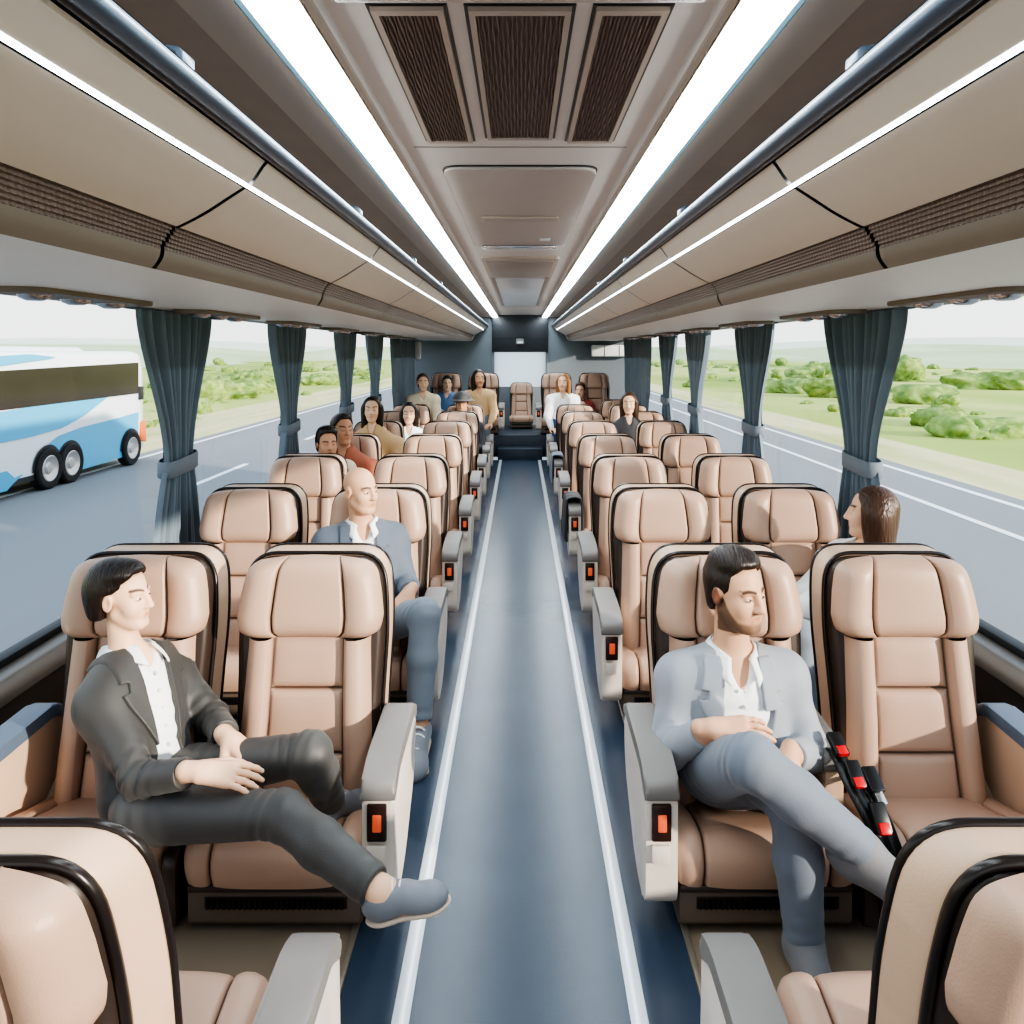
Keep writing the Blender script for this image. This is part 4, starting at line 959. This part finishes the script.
    # jacket
    if jacket:
        def base(S, o):
            torso(S, J, R, .016+o, .05, w=w)
            for q in 'RL':
                if 'el'+q in J:
                    S.cap(J['sh'+q], J['el'+q], .060*w+o, .048*w+o, .035); S.cap(J['el'+q], lerp(J['el'+q], J['wr'+q], sleeve), .048*w+o, .036+o, .02)
                    dv = J['wr'+q]-J['el'+q]; f, lo, hi = halfspace(lerp(J['el'+q], J['wr'+q], sleeve), dv, r=.075); S.add(f, lo, hi, .004, 'i')
        pe, ne = J['pelvis'], J['neck']; Lt = np.linalg.norm(ne-pe)
        def local(X, Y, Z):
            x = X-pe[0]; y = Y-pe[1]; z = Z-pe[2]; return [R[0, i]*x+R[1, i]*y+R[2, i]*z for i in range(3)]
        def width(z): return np.interp(z/Lt, [-.3, 0, .25, .6, .95, 1.1], [open_w[1]*1.25, open_w[1], open_w[0], open_w[0]*1.25, .050, .056])
        def opening(X, Y, Z):
            x, y, z = local(X, Y, Z); return np.maximum(abs(x)-width(z), y-.02)
        S = Sculpt(); base(S, 0)
        if wrinkles:
            for q in 'RL':
                if 'el'+q in J: wrinkle(S, J['el'+q], J['wr'+q]-J['sh'+q], .065, .004, .036, 1+ord(q))
        S.add(opening, pe-.5, ne+.4, .006, 's')
        S.cap(ne-R[:, 2]*.0, ne+R[:, 2]*.2, .064, .085, .006, 's')
        f, lo, hi = halfspace(pe+R[:, 2]*hem, -R[:, 2]+R[:, 1]*.1, r=.25); S.add(f, lo, hi, .006, 'i')
        jk = meshobj('blazer', S.build('blazer', vox, M[mats['jacket']], origin, smooth_it=1), None, body)
        # lapels
        for sg in (-1, 1):
            S = Sculpt(); base(S, .0075)
            def lap(X, Y, Z, sg=sg):
                x, y, z = local(X, Y, Z); x = x*sg; t = z/Lt; wi = width(z)
                out = np.interp(t, [.28, .32, .62, .70, .705, .78, .785, 1.0, 1.08], [0, .004, .052, .060, .040, .036, .056, .045, .03])
                return np.maximum(np.maximum(wi-.003-x, x-wi-out), np.maximum(np.maximum(.30-t, t-1.05)*Lt, y-np.interp(t, [.9, 1.02], [.0, .06])))
            S.add(lap, pe-.5, ne+.4, .003, 'i')
            meshobj('lapel', S.build('lapel', vox, M[mats['jacket']], origin, smooth_it=1), None, jk)
        if vox < .0045:
            p = pe+R@np.array((.075, -.118, .62*Lt)); 
    # trousers
    if legs:
        S = Sculpt(); pe = J['pelvis']; S.ell(pe+R[:, 2]*.02, (.150*w, .108*w, .11), R, .04); ob = trouser_o
        for i, q in enumerate('RL'):
            if 'kn'+q not in J: continue
            hp, kn, an = J['hip'+q], J['kn'+q], J['an'+q]; sh_ = an-kn
            S.cap(hp, kn, .078*w+ob*.5, .044*w+ob, .03); S.cap(kn, kn+sh_*.4, .044*w+ob, .044*w+ob, .025); S.cap(kn+sh_*.4, kn+sh_*.98, .044*w+ob, .034*w+ob, .02)
            if wrinkles: wrinkle(S, kn-.03*nrm(sh_+(kn-hp)), sh_+(kn-hp), .055, .0035, .034, 3+i); wrinkle(S, lerp(hp, kn, .10), kn-hp, .08, .003, .055, 5+i); wrinkle(S, lerp(kn, an, .88), sh_, .05, .002, .04, i)
            f, lo, hi = halfspace(lerp(kn, an, cuffs[i]), sh_, r=.085); S.add(f, lo, hi, .004, 'i')
        meshobj('trousers', S.build('trousers', vox, M[mats['trousers']], origin, smooth_it=1), None, body)
    if shoes and legs:
        for q in 'RL':
            if 'toe'+q in J: shoe(body, J['an'+q], J['toe'+q], M[mats['shoe']], origin, max(vox, .003), J.get('fup'+q, (0, 0, 1)), laces=vox < .0045 and mats['shoe'] != 'sock', sole=mats['shoe'] != 'sock', s=shs, shin=J['kn'+q]-J['an'+q] if mats['shoe'] == 'sock' else None)
    return body
HL_SHORT = [(-.13, .092), (-.075, .088), (-.056, .052), (-.036, .000), (-.012, -.030), (-.006, .006), (.032, .010), (.040, -.045), (.060, -.075), (.14, -.085)]
HL_BACK = [(-.13, .088), (-.080, .086), (-.055, .064), (-.025, .040), (.0, .026), (.026, .020), (.034, -.025), (.052, -.075), (.14, -.10)]
HL_LONG = [(-.13, .082), (-.070, .072), (-.045, .03), (-.020, -.30), (.14, -.30)]

# --- person in charcoal, sitting sideways on the window seat
def bun(S, P, R):
    S.ell(P(0, .006, .092), np.array((.060, .060, .036)), R, .012); S.ell(P(0, .075, .0), np.array((.058, .045, .080)), R, .03); S.ell(P(0, .06, .05), np.array((.062, .05, .06)), R, .03)
JW = dict(head=(-1.083, 2.075, .782), neck=(-1.085, 2.10, .605), pelvis=(-.965, 1.985, .295), shR=(-1.085, 1.985, .530), shL=(-1.020, 2.20, .545), elR=(-.930, 1.855, .405), wrR=(-.760, 1.790, .462), elL=(-.865, 2.135, .425), wrL=(-.760, 1.985, .440),
          hipR=(-.935, 1.875, .310), hipL=(-.885, 2.03, .325), knR=(-.545, 1.745, .388), anR=(-.290, 1.60, .312), toeR=(-.11, 1.60, .355), fupR=(-.35, 0, 1), knL=(-.525, 1.905, .445), anL=(-.495, 1.985, .275), toeL=(-.40, 2.12, .255))
figure('person with slicked-back dark hair in charcoal blazer sitting sideways, legs toward the aisle', JW, dict(skin='skin1', shirt='shirt', jacket='charcoal', trousers='charcoal2', shoe='sneaker'), .0026, yaw=math.radians(84), pitch=math.radians(0), hs=.72, female=True, shs=.66,
       hairline=HL_BACK, hair_extra=bun, hair_o=.007, hands=dict(R=dict(d=(.95, .03, -.10), n=(.10, -.35, .93), side=1, curl=(.15, .25, .2), thumb=.55), L=dict(d=(.80, -.50, -.25), n=(.35, -.2, .9), side=-1, curl=(.35, .5, .4), thumb=.7)), cuffs=(.93, 1.02), sleeve=.80, w=.83, hem=-.115)
# --- bearded man in pale grey
def swept(S, P, R):
    S.ell(P(0, .004, .102), np.array((.056, .060, .036)), R, .015); S.ell(P(.01, .02, .100), np.array((.062, .070, .038)), R, .02)
JM = dict(head=(.592, 2.085, .792), neck=(.592, 2.125, .600), pelvis=(.585, 2.085, .295), shR=(.450, 2.125, .535), shL=(.735, 2.135, .540), elR=(.392, 2.04, .375), wrR=(.478, 1.895, .512), elL=(.795, 2.075, .360), wrL=(.680, 1.925, .425),
          hipR=(.515, 2.055, .325), hipL=(.660, 2.065, .310), knR=(.520, 1.700, .535), anR=(.775, 1.715, .325), toeR=(.90, 1.63, .285), knL=(.648, 1.795, .375), anL=(.664, 1.775, .075), toeL=(.668, 1.60, .045))
figure('bearded man in pale grey blazer and open white shirt sitting with crossed legs', JM, dict(skin='skin2', shirt='shirt', jacket='palegrey', trousers='greyblue', shoe='sock'), .0026, yaw=math.radians(33), pitch=math.radians(3), hs=.82, beard=.80,
       hairline=HL_SHORT, hair_extra=swept, hair_o=.006, hands=dict(R=dict(d=(.93, -.25, .12), n=(.0, -.45, .9), side=-1, curl=(.2, .3, .25)), L=dict(d=(-.45, -.85, -.35), n=(.25, -.3, .9), side=1, curl=(.3, .4, .3))), cuffs=(.97, 1.1), sleeve=.80, w=.97, hem=-.03, open_w=(.046, .050))
# --- bald person in blue blazer, second row
JB = dict(head=(-.670, 3.19, .868), neck=(-.670, 3.23, .705), pelvis=(-.630, 3.16, .32), shR=(-.805, 3.20, .640), shL=(-.545, 3.27, .645), elR=(-.83, 3.10, .45), wrR=(-.62, 2.98, .46), elL=(-.475, 3.19, .470), wrL=(-.437, 3.00, .500),
          hipR=(-.68, 3.12, .33), hipL=(-.55, 3.12, .34), knR=(-.60, 2.76, .42), knL=(-.355, 2.83, .475), anR=(-.60, 2.70, .10), anL=(-.365, 2.74, .10), toeR=(-.60, 2.52, .06), toeL=(-.36, 2.56, .06))
figure('bald person in blue-grey blazer and white shirt looking across the aisle', JB, dict(skin='skin2', shirt='shirt', jacket='blueblazer', trousers='denim', shoe='sneaker'), .004, yaw=math.radians(55), pitch=math.radians(2), hs=.78,
       hands=dict(L=dict(d=(-.35, -.75, -.45), n=(.35, -.35, .8), side=1), R=dict(d=(.9, -.4, -.1), n=(0, -.3, .95), side=-1)), sleeve=.84, w=.97, hem=-.05)
# --- woman with long brown hair by the window, second row
def longhair(S, P, R, out=.30, side=.07):
    S.ell(P(0, .045, -.02), np.array((.085, .062, .11)), R, .03)
    for x in (-side, -side*.5, 0, side*.5, side): S.cap(P(x*.9, .045, .0), P(x*1.1, .075, -out+.03*abs(x)/side), .036, .026, .035)
    for x in (-1, 1): S.cap(P(x*.070, .005, .02), P(x*.085, .015, -out*.75), .026, .020, .03)
JL = dict(head=(1.375, 2.985, .815), neck=(1.385, 2.995, .665), pelvis=(1.235, 3.10, .32), shR=(1.335, 3.15, .600), shL=(1.345, 2.85, .600), elR=(1.20, 3.22, .42), wrR=(1.00, 3.10, .42), elL=(1.115, 2.86, .50), wrL=(.99, 2.94, .44),
          hipR=(1.20, 3.15, .32), hipL=(1.20, 3.02, .32), knR=(.93, 2.92, .41), knL=(1.03, 2.80, .41), anR=(.93, 2.86, .10), anL=(1.03, 2.74, .10), toeR=(.92, 2.70, .06), toeL=(1.02, 2.58, .06))
figure('woman with long straight brown hair in white top, face turned from us toward the aisle', JL, dict(skin='skin1', shirt='shirt', jacket='charcoal', trousers='denim', shoe='sneaker'), .004, yaw=math.radians(-122), hs=.80, female=True, jacket=False, hairmat='hair_brown',
       hairline=HL_LONG, hair_extra=longhair, hands=dict(L=dict(d=(-.9, .2, -.3), n=(0, 0, 1), side=1), R=dict(d=(-.9, -.3, -.1), n=(0, 0, 1), side=-1)), w=.88, sleeve=.9)
# --- passengers further back
for n, c in (('tee_rust', (168, 96, 72)), ('tee_cream', (222, 206, 180)), ('tee_blue', (96, 130, 170)), ('tee_red', (166, 70, 62)), ('tee_dark', (62, 62, 68)), ('jeans_blue', (70, 110, 165)), ('khaki', (170, 150, 120)), ('tee_sand', (196, 162, 120))): M[n] = cloth(n, srgb(*c))
def seated(label, px, py, Y, yaw, top, trou, hairmat, hair='short', stand=False, female=True, skin='skin1', hat=False, kk=None, group=None):
    X, _, zh = at(px, py, Y); k = kk or max(.7, (zh-.31)/.47)
    if stand: k = kk or .98
    P = lambda x, y, z: (X+x*k, Y+y*k, zh+z*k)
    J = dict(head=P(0, 0, 0), neck=(X, Y+.03, zh-.145), pelvis=P(0, .04, -.47), shR=P(-.145, .035, -.215), shL=P(.145, .035, -.215), elR=P(-.19, -.04, -.41), elL=P(.19, -.04, -.41), wrR=P(-.09, -.20, -.39), wrL=P(.09, -.20, -.39))
    if stand: J.update(hipR=P(-.075, .03, -.49), hipL=P(.075, .03, -.49), knR=P(-.085, .0, -.80), knL=P(.085, .0, -.80), anR=P(-.085, .04, -1.06), anL=P(.085, .04, -1.06), wrR=P(-.15, -.15, -.55), wrL=P(.15, -.15, -.55))
    else: J.update(hipR=P(-.07, 0, -.46), hipL=P(.07, 0, -.46), knR=P(-.10, -.33, -.38), knL=P(.10, -.33, -.38), anR=P(-.10, -.36, -.64), anL=P(.10, -.36, -.64))
    HX = {'short': (HL_SHORT, swept), 'long': (HL_LONG, longhair), 'back': (HL_BACK, bun)}[hair]
    b = figure(label, J, dict(skin=skin, shirt=top, trousers=trou, jacket=top, shoe='sneaker'), .006, yaw=yaw, hs=min(k, .84), female=female, hairline=HX[0], hair_extra=HX[1], hairmat=hairmat, jacket=False, eye=False, wrinkles=False, shoes=False, w=.88*min(k, 1.05), group=group,
               hands=dict(R=dict(d=(.5, -.8, -.2), n=(0, 0, 1), side=-1, s=.9*k), L=dict(d=(-.5, -.8, -.2), n=(0, 0, 1), side=1, s=.9*k)))
    if hat:
        S = Sculpt(); hc = np.array(J['head']); S.ell(hc+(0, .01, .055*k), np.array((.088, .100, .078))*k, None, .01); S.ell(hc+(0, -.01, .045*k), np.array((.122, .136, .010))*k, None, .02)
        f, lo, hi = halfspace(hc+np.array((0, 0, .035*k)), (0, 0, -1)); S.add(f, lo, hi, .004, 'i')
        meshobj('hat', S.build('hat', .005, M['charcoal'], b.location, smooth_it=1), None, b)
    return b
seated('child with short dark hair peeking over the third window seat, blue coach side', 327, 444, 4.92, .5, 'tee_cream', 'khaki', 'hair_black', stand=True, female=False, kk=.80, skin='skin3')
seated('tanned passenger in rust top behind the peeking child, blue coach side', 343, 430, 5.27, .6, 'tee_rust', 'khaki', 'hair_black', 'back', skin='skin3')
seated('passenger with dark bobbed hair at the fifth row window seat, blue coach side', 372, 410, 6.40, .1, 'tee_sand', 'khaki', 'hair_black', 'long')
seated('woman with long dark hair and white top between sixth row seats', 409, 414, 7.44, .1, 'shirt', 'denim', 'hair_black', 'long')
seated('standing passenger at the back by the windows, dark hair, cream top, near blue rear wall', 423, 383, 9.30, .2, 'tee_cream', 'khaki', 'hair_brown', 'back', stand=True)
seated('passenger in dark brimmed hat in the seventh aisle seat', 462, 405, 8.44, 0, 'tee_dark', 'denim', 'hair_black', 'short', female=False, hat=True, skin='skin3')
seated('tall standing person with long dark hair leaning by the aisle near the rear seats', 479, 379, 9.32, .3, 'tee_sand', 'denim', 'hair_black', 'long', stand=True, skin='skin3')
seated('passenger with long light-brown hair and blue jeans standing by the aisle, fields side', 563, 383, 9.30, -.2, 'shirt', 'jeans_blue', 'hair_light', 'long', stand=True)
seated('woman with long dark hair in sixth row window seat, fields side', 629, 404, 7.42, -.2, 'tee_dark', 'denim', 'hair_brown', 'long')
seated('short-haired passenger in red top behind the standing person in blue jeans', 580, 391, 10.66, -.2, 'tee_red', 'denim', 'hair_brown', 'short', female=False, kk=.95)
seated('short-haired passenger in blue top in the last row window seat, coach side', 447, 384, 10.66, .2, 'tee_blue', 'denim', 'hair_black', 'short', female=False, kk=.95)
# --- loose garments over the armrests, seat belt
def draped(label, X, Y, z, m, seed, L=.26, drop=.26):
    rg = np.random.default_rng(seed); p = rg.uniform(0, 6, 6); nu, nv = 40, 44; V = []
    for j in range(nv):
        t = -1+2*j/(nv-1); dl = drop*(1+.12*math.sin(p[0]+3*t))
        for i in range(nu):
            u = -1+2*i/(nu-1); s = abs(t); w = .052
            if s < .22: x = w*t/.22; zz = .0+.012*math.cos(t/.22*1.5)
            else:
                q = (s-.22)/.78; x = math.copysign(w+.012*math.sin(q*2)+.012*math.sin(u*9+p[1])*q+.006*math.sin(u*17+p[2]), t); zz = -dl*q*(1+.10*math.sin(u*5+p[3]))
            V.append((x, u*L/2*(1+.1*s*math.sin(p[4]+t*2)), zz+.006*math.sin(u*8+p[5]+t*4)))
    o = meshobj('draped_jacket', me_from('draped_jacket', V, grid_faces(nu, nv), m=m), None, None, (X, Y, z)); md = o.modifiers.new('s', 'SOLIDIFY'); md.thickness = .008
    tag(o, label, 'jacket')
draped('dark jacket draped over an armrest, fourth row aisle seat, fields side', .365, 5.27, .452, M['tee_dark'], 1)
draped('grey-blue jacket draped over an armrest, sixth row aisle seat, fields side', .365, 7.42, .452, M['denim'], 2)
b = empty('seat_belt', (.865, 2.12, .22)); tag(b, 'black seat belt with red-buttoned buckles hanging between man and empty window seat', 'seat belt'); o3 = np.array(b.location)
def ribbon(name, pts, w, m, par, th=.004):
    P = catmull(pts, 40); T = np.gradient(P, axis=0); V = []
    for p, t in zip(P, T):
        x = np.cross(t, (0, -.6, .8)); x = x/np.linalg.norm(x); V += [tuple(p+x*w/2-o3), tuple(p-x*w/2-o3)]
    o = meshobj(name, me_from(name, V, grid_faces(2, 40), m=m), None, par); md = o.modifiers.new('s', 'SOLIDIFY'); md.thickness = th; return o
ribbon('strap', [(.845, 2.10, .30), (.838, 2.02, .395), (.842, 1.95, .36), (.862, 1.88, .305), (.885, 1.845, .245), (.895, 1.840, .17), (.89, 1.845, .10)], .040, M['black'], b)
ribbon('strap', [(.875, 2.12, .22), (.885, 2.02, .33), (.892, 1.93, .325), (.905, 1.87, .275), (.92, 1.845, .20), (.91, 1.84, .14)], .038, M['black'], b)
for (x, y, z, rx, s) in [(.838, 2.005, .405, .5, .8), (.850, 1.93, .368, .75, .8), (.882, 1.862, .298, .95, .85), (.902, 1.945, .345, .6, .8)]:
    q = meshobj('buckle', box_me('buckle', (-.024, -.04, -.012), (.024, .04, .012), .006, m=M['black']), None, b, (x-o3[0], y-o3[1], z-o3[2]+.01)); q.rotation_euler = (rx, 0, .1); q.scale = (s,)*3
    if y != 1.945: meshobj('release_button', box_me('rb', (-.017, -.043, -.004), (.017, -.012, .0155), .004, m=M['red']), None, q)
    else: meshobj('tongue', box_me('tg', (-.014, -.075, -.002), (.014, -.03, .003), .002, m=M['chrome']), None, q)
for o in C.objects:
    if o.get('label', '').endswith('hanging at its edge'):
        q = meshobj('armrest', SM['arm_wall'][0], None, o, (-.315, -.03, .03)); q.scale = (.75, .62, .88); meshobj('armrest_pad', SM['arm_aisle'][1], None, q)
# ------------------------------------------------------------------ light and camera
sc = bpy.context.scene
w = bpy.data.worlds.new('World'); sc.world = w; w.use_nodes = True; nt = w.node_tree; bg = nt.nodes['Background']
tc = nd(nt, 'ShaderNodeTexCoord'); sx = nd(nt, 'ShaderNodeSeparateXYZ'); cr = nd(nt, 'ShaderNodeValToRGB')
e = cr.color_ramp.elements; e[0].position = .0; e[0].color = (.93, .95, .94, 1); e[1].position = .5; e[1].color = (.62, .78, .95, 1)
x = e.new(.10); x.color = (.95, .97, .98, 1)
nt.links.new(tc.outputs['Generated'], sx.inputs[0]); nt.links.new(sx.outputs['Z'], cr.inputs[0]); nt.links.new(cr.outputs[0], bg.inputs[0]); bg.inputs[1].default_value = 1.3
L = bpy.data.lights.new('Sun', 'SUN'); L.energy = 4.2; L.angle = math.radians(1.2); L.color = (1, .90, .76)
o = bpy.data.objects.new('Sun', L); C.objects.link(o)
o.rotation_euler = Vector((-.82, .52, -.235)).to_track_quat('-Z', 'Y').to_euler()
def area(name, loc, tgt, sx_, sy_, en, col):
    L = bpy.data.lights.new(name, 'AREA'); L.shape = 'RECTANGLE'; L.size = sx_; L.size_y = sy_; L.energy = en; L.color = col
    o = bpy.data.objects.new(name, L); o.location = loc; o.rotation_euler = (Vector(tgt)-Vector(loc)).to_track_quat('-Z', 'Y').to_euler(); C.objects.link(o)
cam = bpy.data.cameras.new('Camera'); co = bpy.data.objects.new('Camera', cam); C.objects.link(co)
co.location = (0, 0, CAMZ); co.rotation_euler = (math.pi/2, 0, 0); cam.sensor_width = 36; cam.sensor_fit = 'HORIZONTAL'; cam.lens = F_PX/1024*36
cam.shift_x = -(VX-512)/1024; cam.shift_y = -(512-VY)/1024; cam.clip_start = .02; cam.clip_end = 3000
sc.camera = co
sc.view_settings.view_transform = 'AgX'; sc.view_settings.look = 'AgX - High Contrast'; sc.view_settings.exposure = .45
sc.cycles.max_bounces = 8; sc.cycles.transparent_max_bounces = 16; sc.cycles.use_denoising = True
